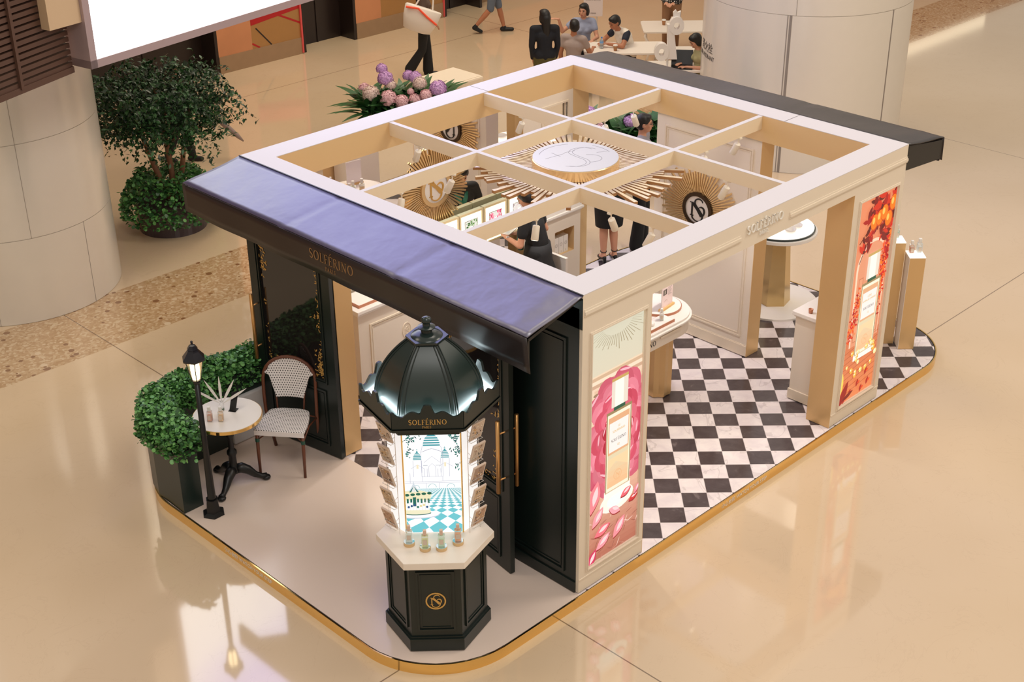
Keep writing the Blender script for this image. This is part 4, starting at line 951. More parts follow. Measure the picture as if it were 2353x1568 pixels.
def small_bottle(x, y, z, label, liquid, group=None, s=1.0, h=.11, cap=(236, 232, 226), lab=True, plat=0):
    t = thing('perfume_bottle', label, 'bottle', (x, y, z), radians(45), group); b = MB(); w = .022 * s
    b.box(-w, w, -w * .8, w * .8, 0, h * .68 * s); b.build('glass_body', mat('bottle_glass', (246, 250, 248), .04, trans=.75, ior=1.3), t, bevel=.003)
    l = MB(); l.box(-w * .8, w * .8, -w * .62, w * .62, .006, h * .48 * s); l.build('perfume', mat('perfume_%d_%d_%d' % liquid, liquid, .2, trans=.35, emit=liquid, estr=.12), t)
    c = MB(); c.box(-w * .5, w * .5, -w * .5, w * .5, h * .70 * s, h * s); c.build('cap', mat('cap_%d' % cap[0], cap, .3), t, bevel=.002)
    n = MB(); n.cyl((0, 0), w * .36, h * .66 * s, h * .71 * s, 12); n.build('collar', BRASS, t)
    p = MB(); p.frame((0, -w * .8 - .0005, h * .3 * s), (1, 0, 0), (0, 0, 1), (0, -1, 0)); p.box(-w * .62, w * .62, -h * .14 * s, h * .16 * s, 0, .0006)
    p.frame((-w - .0005, 0, h * .3 * s), (0, -1, 0), (0, 0, 1), (-1, 0, 0)); p.box(-w * .5, w * .5, -h * .14 * s, h * .16 * s, 0, .0006)
    p.build('paper_label', mat('label_paper', (214, 196, 178), .6), t); return t
def disc_riser(x, y, z, label, r=.04, h=.03, m=None, group=None):
    t = thing('display_riser', label, 'riser', (x, y, z), 0, group); b = MB(); b.smooth = False; b.cyl((0, 0), r, 0, h, 28); b.build('riser_side', m or GOLDP, t); c = MB(); c.cyl((0, 0), r * .98, h, h + .003, 28); c.build('riser_top', mat('riser_mirror', (214, 226, 230), .05, .9), t); return t
t_ = thing('round_tray', 'round white tray with a copper rim near the curved end of the island', 'tray', (3.10, 1.78, .905)); b = MB(); b.cyl((0, 0), .24, 0, .022, 40); b.build('tray_rim', COPPER, t_); c = MB(); c.cyl((0, 0), .232, .022, .025, 40); c.build('tray_surface', WHITE, t_)
def info_stand():
    t = thing('info_card_stand', 'upright pink printed card in a wooden foot on the round tray', 'card stand', (3.09, 1.66, .931), radians(8)); f = MB(); f.box(-.12, .12, -.022, .022, 0, .022); f.build('wooden_foot', mat('light_wood', (222, 180, 116), .5, var=.1), t)
    a = Art(); a.setclip(.20, .28); a.frame((-.10, -.004, .018), (1, 0, 0), (0, 0, 1), (0, -1, 0)); a.col = (1, 1, 1); a.sh(quadp(0, .2, 0, .28), (244, 222, 220)); a.sh(quadp(.12, .19, .22, .25), (236, 190, 176)); a.sh(quadp(.02, .09, .14, .2), (96, 86, 80)); a.sh(quadp(.045, .062, .15, .19), (230, 220, 210))
    for i in range(7): a.sh(quadp(.11, .18 - .01 * (i % 3), .2 - .013 * i, .204 - .013 * i), (150, 130, 130))
    for i in range(5): a.sh(ellp(.05 + .012 * i, .07 + .01 * (i % 2), .006, .006), (220, 190, 180))
    a.build('printed_card', PRINT, t); g = MB(); g.box(-.104, .104, -.003, .003, .014, .302); g.build('acrylic_holder', mat('card_back', (240, 230, 226), .2), t)
info_stand()
tray(2.50, 2.95, 1.44, 1.60, .905, 'rectangular copper-edged tray at the front edge of the island')
for k, (x, y, c, lb) in enumerate(((2.80, 1.93, (236, 220, 120), 'tall yellow perfume bottle at the back of the island top'), (2.88, 1.90, (214, 236, 170), 'green perfume bottle at the back of the island top'), (2.96, 1.97, (240, 200, 140), 'amber perfume bottle farthest along the island top'))): small_bottle(x, y, .905 if k < 2 else .931, lb, c, None, 1.5, .13)
small_bottle(2.84, 1.52, .937, 'small frosted bottle standing on the rectangular island tray', (236, 226, 214), None, 1.1)
t_ = thing('white_dome', 'small white domed object on the rectangular island tray', 'ornament', (2.68, 1.52, .936)); b = MB(); b.smooth = True; b.ell((0, 0, .012), .04, .04, .028); b.build('dome', WHITE, t_)
for k, x in enumerate((2.05, 2.2, 2.35)):
    small_bottle(x, 1.56, .905, ['left', 'middle', 'right'][k] + ' of three round-stoppered amber bottles reflected in the mirror wall', (240, 190, 100), 'amber bottles on the island', 1.4)
def side_cabinet():
    t = thing('side_cabinet', 'narrow cream cabinet with cornice standing inside the right poster wall', 'cabinet', (3.83, .30, 0)); b = MB(); b.box(0, .5, 0, .33, .012, .96); b.build('cabinet_body', CREAM2, t)
    c = MB(); c.box(-.012, .52, -.01, .345, .93, .95); c.box(-.03, .54, -.01, .36, .95, .99); c.build('cornice', WHITE, t, bevel=.004); p = MB(); p.box(-.012, .51, -.008, .342, .012, .12); p.build('plinth', CREAM, t, bevel=.003)
side_cabinet()
t_ = thing('small_copper_cup', 'small copper cup on the side cabinet beside the gold wall end', 'cup', (3.88, .50, .99)); b = MB(); b.smooth = True; b.lathe([(.02, 0), (.024, .045), (.02, .045), (.017, .004)], n=16); b.build('cup', COPPER, t_)

# outside right: round table and pedestals -------------------------------
def round_table():
    t = thing('round_display_table', 'tall round white table on a six-sided gold stem and marble base disc', 'table', (5.55, 2.05, 0)); b = MB(); b.smooth = False; b.cyl((0, 0), .51, 0.0, .022, 64); b.build('base_disc', MARBLE, t)
    g = MB(); g.lathe([(.20, .022), (.135, .90)], n=6, a0=radians(15)); g.build('gold_stem', mat('pale_gold', (214, 186, 132), .22, .75), t)
    c = MB(); c.cyl((0, 0), .43, .885, .925, 64); c.build('table_top', WHITE, t, bevel=.006); r = MB(); r.cyl((0, 0), .405, .925, .945, 64); r.build('dark_rim', mat('teal_black_rim', (40, 52, 52), .3), t)
    d = MB(); d.cyl((0, 0), .39, .945, .958, 64); d.build('lit_tray', mat('lit_white', (255, 255, 250), .3, emit=(255, 250, 240), estr=.9), t)
round_table()
for k, (dx, dy) in enumerate(((-.1, -.22), (.05, -.2), (.18, -.1), (.25, .05))):
    t_ = thing('glass_dish', ['leftmost', 'second', 'third', 'rightmost'][k] + ' white rounded glass dish on the lit round table', 'dish', (5.55 + dx, 2.05 + dy, .959), 0, 'white dishes on the round table'); b = MB(); b.smooth = True; b.lathe([(.02, 0), (.055, .012), (.065, .05), (.06, .05), (.048, .016)], n=20); b.build('bowl', WHITE, t_)
def pedestal(x, y, w, h, label):
    t = thing('gold_pedestal', label, 'pedestal', (x, y, 0), radians(-45)); b = MB(); b.mi = 0; b.box(0, w, 0, .18, .004, h - .01); b.build('gold_front', GOLD, t); c = MB(); c.box(-.003, 0, 0, .18, .004, h - .01); c.build('white_side', WHITE, t)
    d = MB(); d.box(-.003, w, -.002, .182, h - .01, h); d.build('lit_top', mat('lit_white', (255, 255, 250), .3), t)
pedestal(5.52, .392, .165, 1.085, 'shorter gold pedestal at the right end holding two bottles')
pedestal(5.44, .655, .22, 1.20, 'taller gold pedestal partly hidden by the orange poster wall')
small_bottle(5.63, .64, 1.20, 'green labelled bottle alone on the taller gold pedestal', (206, 226, 200), None, 1.35)
small_bottle(5.628, .445, 1.085, 'amber labelled bottle on the shorter gold pedestal, left one', (214, 120, 50), None, 1.3)
small_bottle(5.695, .395, 1.085, 'clear bottle on the shorter gold pedestal, right one', (232, 230, 226), None, 1.45)

# ------------------------------------------------------------------ kiosk
KC = (-1.025, .558, 0); KA = math.atan2(-.688, .725)          # local +x = right along the front face, local -y = towards the viewer
def hexr(R, y=0): return [(R * cos(radians(60 * i)), R * sin(radians(60 * i))) for i in range(6)]
def kiosk():
    t = thing('display_kiosk', 'dark green six-sided kiosk with domed roof, lit picture and marble shelf', 'kiosk', KC, KA)
    b = MB(); b.prism(hexr(.415), .012, .12); b.prism(hexr(.402), .12, .135); b.prism(hexr(.388), .135, .80); b.build('hexagonal_base', DARK, t)
    m = MB(); ap = .388 * cos(radians(30))
    for i in range(6):
        a = radians(30 + 60 * i); c, s = cos(a), sin(a); m.frame((c * ap, s * ap, 0), (-s, c, 0), (0, 0, 1), (c, s, 0)); moulding(m, -.145, .145, .19, .745, .016, .012)
    m.build('panel_mouldings', DARK, t)
    e = MB(); e.frame((0, -ap - .001, .47), (1, 0, 0), (0, 0, 1), (0, -1, 0)); monogram(e, 0, 0, .072, .004, t=.1); e.build('gold_emblem', GOLDTXT, t)
    c = MB(); c.prism(hexr(.452), .80, .86); c.build('marble_shelf', mat('kiosk_shelf', (238, 226, 212), .25, var=.03, vscale=5), t, bevel=.004)
    # light box
    lb = [(-.215, .0), (.215, .0), (.335, .115), (.20, .34), (-.20, .34), (-.335, .115)]
    x = MB(); x.prism(lb, .862, 1.96); x.build('light_box', mat('lightbox_side', (250, 250, 250), .4, emit=(240, 248, 255), estr=.55), t)
    p = MB()
    for px in (-.217, .217): p.tube([(px, -.004, .862), (px, -.004, 1.96)], .006, 8)
    p.build('corner_rods', BRASS, t)
    a = Art(); aw, ah = .42, .90; a.setclip(aw, ah); a.frame((-.21, -.001, .87), (1, 0, 0), (0, 0, 1), (0, -1, 0)); a.col = (1, 1, 1); kiosk_art(a); a.build('lit_picture', BACKLIT2, t)
    # canopy
    k = MB(); Rs = .498
    k.prism(hexr(.43), 1.96, 2.012); k.prism(hexr(.465), 2.012, 2.028); k.prism(hexr(.515), 2.028, 2.045); k.build('canopy_tray', DARK, t)
    s = MB(); aps = Rs * cos(radians(30)); half = Rs / 2
    prof = []
    for i in range(41):
        u = -1 + 2 * i / 40; au = abs(u)
        v = .105 + .010 * math.exp(-((au - .98) / .08) ** 2) * 3 + .032 * math.exp(-((au - .42) / .2) ** 2) + .085 / (1 + math.exp((au - .155) / .022)) - .012 * math.exp(-((au - .72) / .12) ** 2)
        prof.append((u * half, v))
    for i in range(6):
        an = radians(30 + 60 * i); cc, ss = cos(an), sin(an); s.frame((cc * aps, ss * aps, 2.045), (-ss, cc, 0), (0, 0, 1), (cc, ss, 0))
        for q in range(40):
            (x0, v0), (x1, v1) = prof[q], prof[q + 1]; s.loft([[(x0, 0, -.012), (x0, v0, -.012), (x0, v0, .006), (x0, 0, .006)], [(x1, 0, -.012), (x1, v1, -.012), (x1, v1, .006), (x1, 0, .006)]])
        s.box(-half, half, -.022, 0, -.02, .014)
    s.build('scalloped_sign_band', DARK, t)
    l = MB(); l.frame((0, -aps - .0065, 2.072), (1, 0, 0), (0, 0, 1), (0, -1, 0)); brand(l, 0, .012, .040, .002); l.build('sign_lettering', GOLDTXT, t)
    g = MB()
    for i in range(6):
        a0, a1 = radians(60 * i + 4), radians(60 * i + 56); r = .45; g.bar((r * cos(a0), r * sin(a0), 2.055), (r * cos(a1), r * sin(a1), 2.055), .02, .014)
    g.build('led_strip', COOL, t)
    d = MB(); d.smooth = False; N_ = 36; rings = []
    for j in range(N_ + 1):
        f = j / N_; th = f * pi / 2; R = .392 * (1 - .70 * f ** 2.15); z = 2.048 + .50 * (f * .86 + .14 * sin(th))
        rings.append([(R * cos(radians(60 * i)), R * sin(radians(60 * i)), z) for i in range(6)])
    d.smooth = True; d.loft(rings); dm = mat('dome_green', (26, 42, 38), .36, ior=1.6, coat=.15); o = d.build('dome', dm, t); md = o.modifiers.new('e', 'EDGE_SPLIT'); md.split_angle = radians(35)
    r = MB()
    for i in range(6):
        for off in (-.03, .03, 0):
            pts = []
            for j in range(N_ + 1):
                R = sqrt(rings[j][0][0] ** 2 + rings[j][0][1] ** 2); an = radians(60 * i); tx, ty = -sin(an), cos(an); o2 = off * (.4 + .6 * R / .392)
                sh = .0 if off == 0 else abs(o2) * .5774; pts.append(((R - sh) * cos(an) + tx * o2, (R - sh) * sin(an) + ty * o2, rings[j][0][2] + (.004 if off == 0 else .002)))
            r.tube(pts, .009 if off == 0 else .005, 6)
    zt = rings[-1][0][2]; Rt = sqrt(rings[-1][0][0] ** 2 + rings[-1][0][1] ** 2); r.build('dome_ribs', DARK, t)
    f = MB(); f.prism(hexr(Rt + .035), zt - .004, zt + .012); f.smooth = True
    f.lathe([(Rt * .98, zt + .012), (Rt * .9, zt + .022), (Rt * .55, zt + .034), (.040, zt + .04), (.038, zt + .062), (.044, zt + .068), (.062, zt + .073), (.064, zt + .080), (.045, zt + .088), (.028, zt + .092), (.026, zt + .108), (.035, zt + .116), (.038, zt + .132), (.032, zt + .148), (.016, zt + .156), (.001, zt + .157)], n=32)
    o = f.build('finial', mat('finial_green', (34, 44, 42), .22), t); md = o.modifiers.new('e', 'EDGE_SPLIT'); md.split_angle = radians(45)
    return t
def kiosk_art(a):
    w, h = a.cw, a.chh; T1, T2, G = (74, 158, 168), (110, 196, 206), (168, 172, 194)
    a.sh(quadp(0, w, 0, h), (255, 255, 255))
    # checkered square in perspective
    hz = h * .445; vp = (w * .74, h * .56)
    rows = [0.0]; y = -.06; ys = []
    d = 1.0
    for i in range(22): ys.append(hz + (h * .0) - (hz + .16) / (1 + i * .32) * 1.0)
    def gp(u, v):   # floor coords -> page
        s_ = 1 / (1 + v * .40); return (vp[0] + u * .17 * s_, hz + .035 - (hz + .07) * s_)
    for i in range(-14, 15):
        for j in range(0, 40):
            if (i + j) % 2 == 0:
                q = [gp(i, j), gp(i + 1, j + 0), gp(i + 1, j + 1), gp(i, j + 1)]
                q = [gp(i + .0, j + .5), gp(i + .5, j), gp(i + 1.0, j + .5), gp(i + .5, j + 1)]
            else: q = [gp(i - 0, j + .5), gp(i + .5, j), gp(i + 1, j + .5), gp(i + .5, j + 1)]; 
            if (i + j) % 2 == 0 or True:
                if max(p[1] for p in q) < hz and (j % 1 == 0): a.sh(q, T2 if j < 3 else (90, 176, 186) if j > 9 else (104, 188, 198))
    a.sh(quadp(0, w, hz, h), (255, 255, 255))
    def line(p, wd=.0028, c=G): a.ribbon([(x * w, y * h) for x, y in p], wd); a.c[-(len(p) - 1):] = [lin(c)] * (len(p) - 1)
    # domes
    def dome(cx, cy, rx, ry, n, tip):
        for i in range(n):
            y0, y1 = i / n, (i + .62) / n; x0, x1 = sqrt(max(0, 1 - y0 ** 2)), sqrt(max(0, 1 - y1 ** 2))
            a.sh([((cx - rx * x0) * w, (cy + ry * y0) * h), ((cx + rx * x0) * w, (cy + ry * y0) * h), ((cx + rx * x1) * w, (cy + ry * y1) * h), ((cx - rx * x1) * w, (cy + ry * y1) * h)], T1)
        if tip: a.sh([((cx - .02) * w, (cy + ry * .93) * h), ((cx + .02) * w, (cy + ry * .93) * h), ((cx + .012) * w, (cy + ry * 1.16) * h), ((cx - .012) * w, (cy + ry * 1.16) * h)], T1); a.sh([((cx - .018) * w, (cy + ry * 1.28) * h), ((cx + .018) * w, (cy + ry * 1.28) * h), (cx * w, (cy + ry * 1.42) * h)], T1)
    dome(.5, .86, .15, .115, 5, False); dome(.24, .725, .075, .075, 5, True); dome(.73, .745, .075, .075, 5, True)
    for p in ([(.34, .86), (.31, .80), (.31, .56)], [(.66, .86), (.69, .80), (.69, .56)], [(.31, .80), (.5, .835), (.69, .80)], [(.165, .72), (.165, .56)], [(.315, .72), (.315, .6)], [(.655, .74), (.655, .6)], [(.805, .74), (.805, .56)], [(.1, .6), (.1, .5)], [(.0, .5), (1, .5)], [(.0, .515), (1, .515)], [(.32, .565), (.68, .565)], [(.32, .515), (.32, .565)], [(.68, .515), (.68, .565)], [(.44, .56), (.44, .66), (.5, .69), (.56, .66), (.56, .56)], [(.36, .7), (.5, .76), (.64, .7)], [(.36, .56), (.36, .64), (.41, .64), (.41, .56)], [(.6, .56), (.6, .64), (.65, .64), (.65, .56)], [(.12, .64), (.24, .68), (.36, .64)], [(.62, .66), (.73, .70), (.86, .66)], [(.38, .445), (.38, .5)], [(.62, .445), (.62, .5)]): line(p)
    for i in range(18): a.sh(ellp((.34 + .019 * i) * w, (.806 + .026 * sin(pi * i / 17)) * h, .0022, .0022, 0, 6), (110, 120, 140))
    for cx, cy, rx, ry in ((.49, .455, .07, .035), (.82, .455, .07, .035), (.2, .45, .06, .03)): line([(cx + rx * cos(radians(q)), cy + ry * sin(radians(q))) for q in range(0, 190, 15)], .003, T1)
    for x0, x1 in ((.34, .42), (.56, .64)): line([(x0, .672), (x1, .672)], .004, (150, 160, 176))
    for x, y in ((.24, .66), (.73, .68)): a.sh(quadp((x - .018) * w, (x + .018) * w, (y - .02) * h, (y + .02) * h), (240, 228, 196))
    # carousel
    a.sh(ellp(.2 * w, .185 * h, .40 * w, .042 * h), (206, 210, 222)); a.sh(ellp(.2 * w, .19 * h, .39 * w, .038 * h), (248, 248, 252))
    a.sh(quadp(0, .44 * w, .19 * h, .235 * h), (236, 230, 196)); a.sh(ellp(.19 * w, .2 * h, .26 * w, .022 * h), (60, 110, 104)); a.sh(ellp(.19 * w, .208 * h, .255 * w, .022 * h), (236, 230, 196))
    a.sh(quadp(0, .42 * w, .23 * h, .36 * h), (250, 250, 250))
    a.sh([(0, .33 * h), (.44 * w, .33 * h), (.47 * w, .40 * h), (.25 * w, .43 * h), (0, .42 * h)], (236, 228, 190))
    a.sh([(.07 * w, .42 * h), (.24 * w, .42 * h), (.17 * w, .49 * h), (.155 * w, .53 * h), (.14 * w, .49 * h)], (206, 216, 224))
    for x in (.09, .14, .19, .23): a.sh([((x - .02) * w, .41 * h), ((x + .016) * w, .41 * h), (.155 * w, .47 * h)], (20, 108, 98) if x in (.09, .23) else (230, 232, 226))
    for i in range(5): a.sh(ellp((.03 + .1 * i) * w, (.382 + .004 * i) * h, .042 * w, .013 * h), (28, 96, 76))
    for i in range(7): a.sh(quadp((.02 + .062 * i) * w, (.055 + .062 * i) * w, (.30 + .008 * (i % 2)) * h, .345 * h), (24, 104, 92))
    a.sh(quadp(.13 * w, .19 * w, .27 * h, .36 * h), (24, 104, 92))
    for i in range(7): a.sh(ellp((.05 + .055 * i) * w, (.262 + .01 * (i % 3)) * h, .02 * w, .012 * h), random.choice(((40, 110, 100), (40, 80, 130), (226, 210, 150))))
    for i in range(8): line([(.02 + .055 * i, .23), (.02 + .055 * i, .35)], .0014, (190, 180, 150))
    rn = random.Random(4)
    for cx, cy, n in ((.1, .93, 26), (.22, .97, 12), (.06, .8, 14), (.9, .95, 26), (.95, .82, 26), (.97, .68, 14), (.84, .98, 12)):
        for _ in range(n): a.sh(leafpoly((cx + rn.gauss(0, .05)) * w, (cy + rn.gauss(0, .03)) * h, rn.uniform(.014, .03), .009, rn.uniform(0, 6.3), 4), rn.choice(((30, 100, 92), (60, 134, 126), (44, 84, 88))))
kk = kiosk()
def kpos(x, y, z):
    return (KC[0] + x * cos(KA) - y * sin(KA), KC[1] + x * sin(KA) + y * cos(KA), z)
KCOL = ((236, 236, 226), (226, 220, 130), (212, 230, 190), (244, 160, 40)); KL = ('nearly clear', 'pale yellow', 'pale green', 'orange')
for i, (x, y) in enumerate(((-.19, -.15), (-.068, -.215), (.055, -.215), (.178, -.15))):
    px, py, pz = kpos(x, y, .861); disc_riser(px, py, pz, 'round mirrored riser under the %s bottle on the kiosk shelf' % KL[i], .042, .028, None, 'bottle risers on the kiosk'); o = small_bottle(px, py, .893, 'small perfume bottle with %s liquid on the kiosk shelf' % KL[i], KCOL[i], 'bottles on the kiosk shelf', 1.15, .125, (222, 190, 170)); o.rotation_euler = (0, 0, KA)
WIRE = mat('rack_wire', (226, 222, 216), .3, .6)
def rack(side):
    sg = -1 if side == 0 else 1; t = thing('card_rack', ['left', 'right'][side] + ' wire card rack on the side of the lit kiosk', 'card rack', kpos(sg * .285, .045, .861), KA + (radians(-44) if side == 0 else radians(44)))
    w = MB()
    for x in (-.055, .055): w.tube([(x, -.03, 0), (x, -.03, 1.09)], .0025, 6)
    for k in range(5):
        z = .06 + .19 * k; w.tube([(-.06, -.032, z), (-.06, -.075, z), (.06, -.075, z), (.06, -.032, z)], .002, 6); w.tube([(-.06, -.075, z + .05), (.06, -.075, z + .05)], .002, 6); w.tube([(-.06, -.032, z + .05), (-.06, -.075, z + .05)], .002, 6); w.tube([(.06, -.032, z + .05), (.06, -.075, z + .05)], .002, 6); w.tube([(-.055, -.032, z + .09), (0, -.06, z), (.055, -.032, z + .09)], .0018, 6)
    w.build('wire_frame', WIRE, t); A_ = t.rotation_euler[2]
    for k in range(5):
        rn = random.Random(k + 10 * side); z = .861 + .065 + .19 * k; bx, by = t.location[0] - (-.058) * sin(A_) * 1.0 * 1, t.location[1] + (-.058) * cos(A_)
        c = thing('postcard_stack', 'sepia picture postcards in the %s tier of the %s kiosk rack' % (['bottom', 'second', 'middle', 'fourth', 'top'][k], ['left', 'right'][side]), 'postcards', (bx, by, z), A_, 'postcards in the kiosk racks')
        b = MB(); b.frame((0, 0, 0), (1, 0, 0), (0, -.28, .96), (0, -.96, -.28)); b.box(-.06, .06, 0, .175, -.014, 0); b.build('cards', mat('card_stock', (222, 200, 182), .6), c)
        a = Art(); a.setclip(.12, .175); a.frame((-.06, 0, 0), (1, 0, 0), (0, -.28, .96), (0, -.96, -.28)); a.col = (1, 1, 1); a.sh(quadp(0, .12, 0, .175), (226, 206, 190)); a.sh(quadp(.008, .112, .01, .165), [(190, 150, 120), (206, 176, 140), (170, 140, 120), (200, 180, 160), (214, 190, 170)][k])
        for _ in range(26): a.sh(leafpoly(rn.uniform(.01, .11), rn.uniform(.015, .155), rn.uniform(.01, .035), rn.uniform(.006, .016), rn.uniform(0, 6)), rn.choice(((90, 64, 50), (150, 110, 84), (206, 160, 90), (60, 50, 44), (236, 222, 206))))
        a.build('card_picture', PRINT, c)
rack(0); rack(1)

# ------------------------------------------------------------------ bistro corner
def bistro_table():
    t = thing('bistro_table', 'round white marble bistro table with gold rim on a black cast iron pedestal', 'table', (-1.0, 3.355, 0), radians(20)); a = MB(); a.smooth = False; a.cyl((0, 0), .305, .722, .742, 64); a.build('marble_top', MARBLE, t); r = MB(); r.cyl((0, 0), .311, .708, .738, 64); r.build('gold_rim', BRASS, t)
    p = MB(); p.smooth = True; p.lathe([(.06, .706), (.06, .69), (.026, .68), (.022, .56), (.034, .54), (.036, .52), (.022, .50), (.026, .40), (.026, .38), (.044, .36), (.046, .33), (.034, .31), (.036, .2), (.05, .18), (.06, .14), (.02, .12)], n=20); p.build('pedestal', BLACK, t)
    for k in range(3):
        an = radians(120 * k - 50); f = MB(); f.smooth = True; c, s = cos(an), sin(an)
        f.tube([(.02 * c, .02 * s, .16), (.07 * c, .07 * s, .165), (.13 * c, .13 * s, .13), (.19 * c, .19 * s, .07), (.245 * c, .245 * s, .045), (.285 * c, .285 * s, .035)], [.045, .05, .042, .03, .024, .034], 12); f.ell((.285 * c, .285 * s, .026), .04, .04, .026); f.build('foot', BLACK, t)
bistro_table()
def bistro_chair():
    A_ = math.atan2(-.34, -.44); t = thing('bistro_chair', 'brown rattan bistro chair with black and white woven seat and back', 'chair', (-.44, 3.28, 0), A_)
    wood = mat('rattan_brown', (104, 58, 38), .35, var=.15, vscale=20); wv = mat('woven_plastic', (236, 230, 228), .4); nt, b = nodes(wv); g = nt.nodes.new('ShaderNodeTexCoord'); sp = nt.nodes.new('ShaderNodeSeparateXYZ'); nt.links.new(g.outputs['UV'], sp.inputs[0])
    p_ = .0235; u = mth(nt, 'DIVIDE', sp.outputs[0], p_); v = mth(nt, 'DIVIDE', sp.outputs[1], p_)
    row = mth(nt, 'FLOOR', v); off = mth(nt, 'MULTIPLY', mth(nt, 'MODULO', mth(nt, 'ADD', row, 100), 2), .5); fu = mth(nt, 'SUBTRACT', mth(nt, 'FRACT', mth(nt, 'ADD', mth(nt, 'ADD', u, off), 50)), .5); fv = mth(nt, 'SUBTRACT', mth(nt, 'FRACT', mth(nt, 'ADD', v, 50)), .5)
    dot = mth(nt, 'LESS_THAN', mth(nt, 'MAXIMUM', mth(nt, 'ABSOLUTE', fu), mth(nt, 'ABSOLUTE', fv)), .21); nt.links.new(mixc(nt, dot, lin((238, 232, 230)), lin((30, 28, 30))), b.inputs['Base Color'])
    # local +x is the front of the chair
    def sheet(name, pts_fn, nu, nv, su, sv, thick, parent):
        vs = []; uv = []
        for i in range(nu + 1):
            for j in range(nv + 1): p, q = pts_fn(i / nu, j / nv); vs.append(p); uv.append(q)
        fs = [(i * (nv + 1) + j, i * (nv + 1) + j + 1, (i + 1) * (nv + 1) + j + 1, (i + 1) * (nv + 1) + j) for i in range(nu) for j in range(nv)]
        me = bpy.data.meshes.new(name); me.from_pydata(vs, [], fs); ul = me.uv_layers.new(name='UVMap')
        for l in me.loops: ul.data[l.index].uv = uv[l.vertex_index]
        me.materials.append(wv); me.polygons.foreach_set('use_smooth', [True] * len(fs)); me.update(); o = bpy.data.objects.new(name, me); SC.collection.objects.link(o); o.parent = parent
        md = o.modifiers.new('t', 'SOLIDIFY'); md.thickness = thick; md.offset = 0; return o
    def seat(a, c):
        x = -.20 + .42 * a; hw = .245 * (1 - .30 * (1 - a) ** 2.2) * (1 - .04 * a); hw *= sqrt(max(.02, 1 - max(0, (.12 - a) / .12) ** 2 * .85)); y = hw * (2 * c - 1); z = .475 - .012 * sin(pi * a) * sin(pi * c)
        return (x, y, z), (y, x)
    sheet('seat', seat, 24, 20, 1, 1, .022, t)
    ap = MB(); ap.smooth = False; ap.box(.216, .226, -.233, .233, .43, .478); ap.build('seat_front_band', wv, t)
    def back(a, c):
        s = 2 * c - 1; z = .60 + .40 * a; hw = .13 + .07 * min(1, a / .6)
        if a > .62: hw = .20 * sqrt(max(.0, 1 - ((a - .62) / .385) ** 2)) + .005
        if .55 < a < .66: hw = max(hw, .232)
        y = hw * s; x = -.20 - .055 * a - .02 * (1 - s * s); return (x, y, z), (y, z)
    sheet('backrest', back, 24, 16, 1, 1, .014, t)
    f = MB(); f.smooth = True
    pts = [(-.30, .215, .0), (-.235, .235, .30), (-.20, .245, .45), (-.205, .25, .62), (-.225, .25, .78)] + [(-.235 - .02 * sin(radians(q)), .25 * cos(radians(q)), .78 + .225 * sin(radians(q))) for q in range(15, 180, 15)] + [(-.225, -.25, .78), (-.205, -.25, .62), (-.20, -.245, .45), (-.235, -.235, .30), (-.30, -.215, .0)]
    f.tube(pts, .016, 12); f.build('bentwood_back_frame', wood, t)
    for s in (1, -1):
        i_ = MB(); i_.smooth = True; i_.tube([(-.19, s * .125, .46), (-.215, s * .135, .62), (-.25, s * .165, .85)], .009, 8); i_.build('back_post', wood, t)
        l = MB(); l.smooth = True; l.tube([(.20, s * .215, .46), (.215, s * .215, .25), (.225, s * .212, 0)], [.017, .016, .013], 12); lo_ = l.build('leg', wood, t)
        k = MB(); k.cyl((.208, s * .215), .020, .355, .39, 12); k.build('green_binding', mat('green_binding', (22, 74, 58), .4), lo_)
    st = MB(); st.smooth = True
    for s in (1, -1): st.tube([(.208, s * .215, .37), (.16, s * .12, .43), (.12, 0, .445)], .007, 8); st.tube([(.208, s * .215, .37), (.0, s * .22, .42), (-.22, s * .24, .39)], .008, 8)
    st.tube([(-.22, -.24, .39), (-.2, 0, .44), (-.22, .24, .39)], .007, 8); st.build('curved_stretchers', wood, t)
bistro_chair()
def street_lamp():
    t = thing('street_lamp', 'small black street lamp with a six-sided lit lantern before the hedge', 'lamp', (-1.412, 3.10, 0)); b = MB()
    b.lathe([(.105, 0.002), (.10, .018), (.066, .03), (.052, .15), (.058, .16)], n=6); b.build('base', BLACK, t); p = MB(); p.smooth = True; p.lathe([(.040, .155), (.042, .175), (.036, .19), (.026, .7), (.022, 1.34)], n=12); p.build('post', BLACK, t)
    l = MB(); l.lathe([(.03, 1.33), (.036, 1.345), (.036, 1.36)], n=6); R0, R1 = .040, .082
    for i in range(6): a = radians(60 * i); l.bar((R0 * cos(a), R0 * sin(a), 1.36), (R1 * cos(a), R1 * sin(a), 1.565), .006, .006)
    l.build('lantern_frame', BLACK, t); g = MB(); g.lathe([(.036, 1.362), (.077, 1.562)], n=6, caps=False); g.build('lantern_glass', mat('lantern_glass', (255, 244, 226), .12, trans=.92, ior=1.1), t)
    c = MB(); c.smooth = True; c.lathe([(.028, 1.37), (.036, 1.45), (.036, 1.53), (.02, 1.55)], n=16); c.build('bulb', mat('lamp_bulb', (255, 248, 226), .4, emit=(255, 236, 190), estr=5.0), t)
    r = MB(); r.lathe([(.10, 1.556), (.104, 1.572), (.055, 1.635), (.045, 1.65), (.05, 1.656), (.028, 1.69), (.012, 1.70), (.010, 1.715)], n=6); r.smooth = True; r.ell((0, 0, 1.722), .011, .011, .012); r.build('lantern_roof', mat('roof_navy', (22, 20, 30), .25), t)
street_lamp()
small_bottle(-1.10, 3.30, .742, 'amber bottle at the front of the bistro table', (236, 186, 110), None, 1.2, .12)
small_bottle(-1.17, 3.37, .742, 'orange perfume bottle behind the lamp post on the bistro table', (220, 130, 70), None, 1.2, .12)
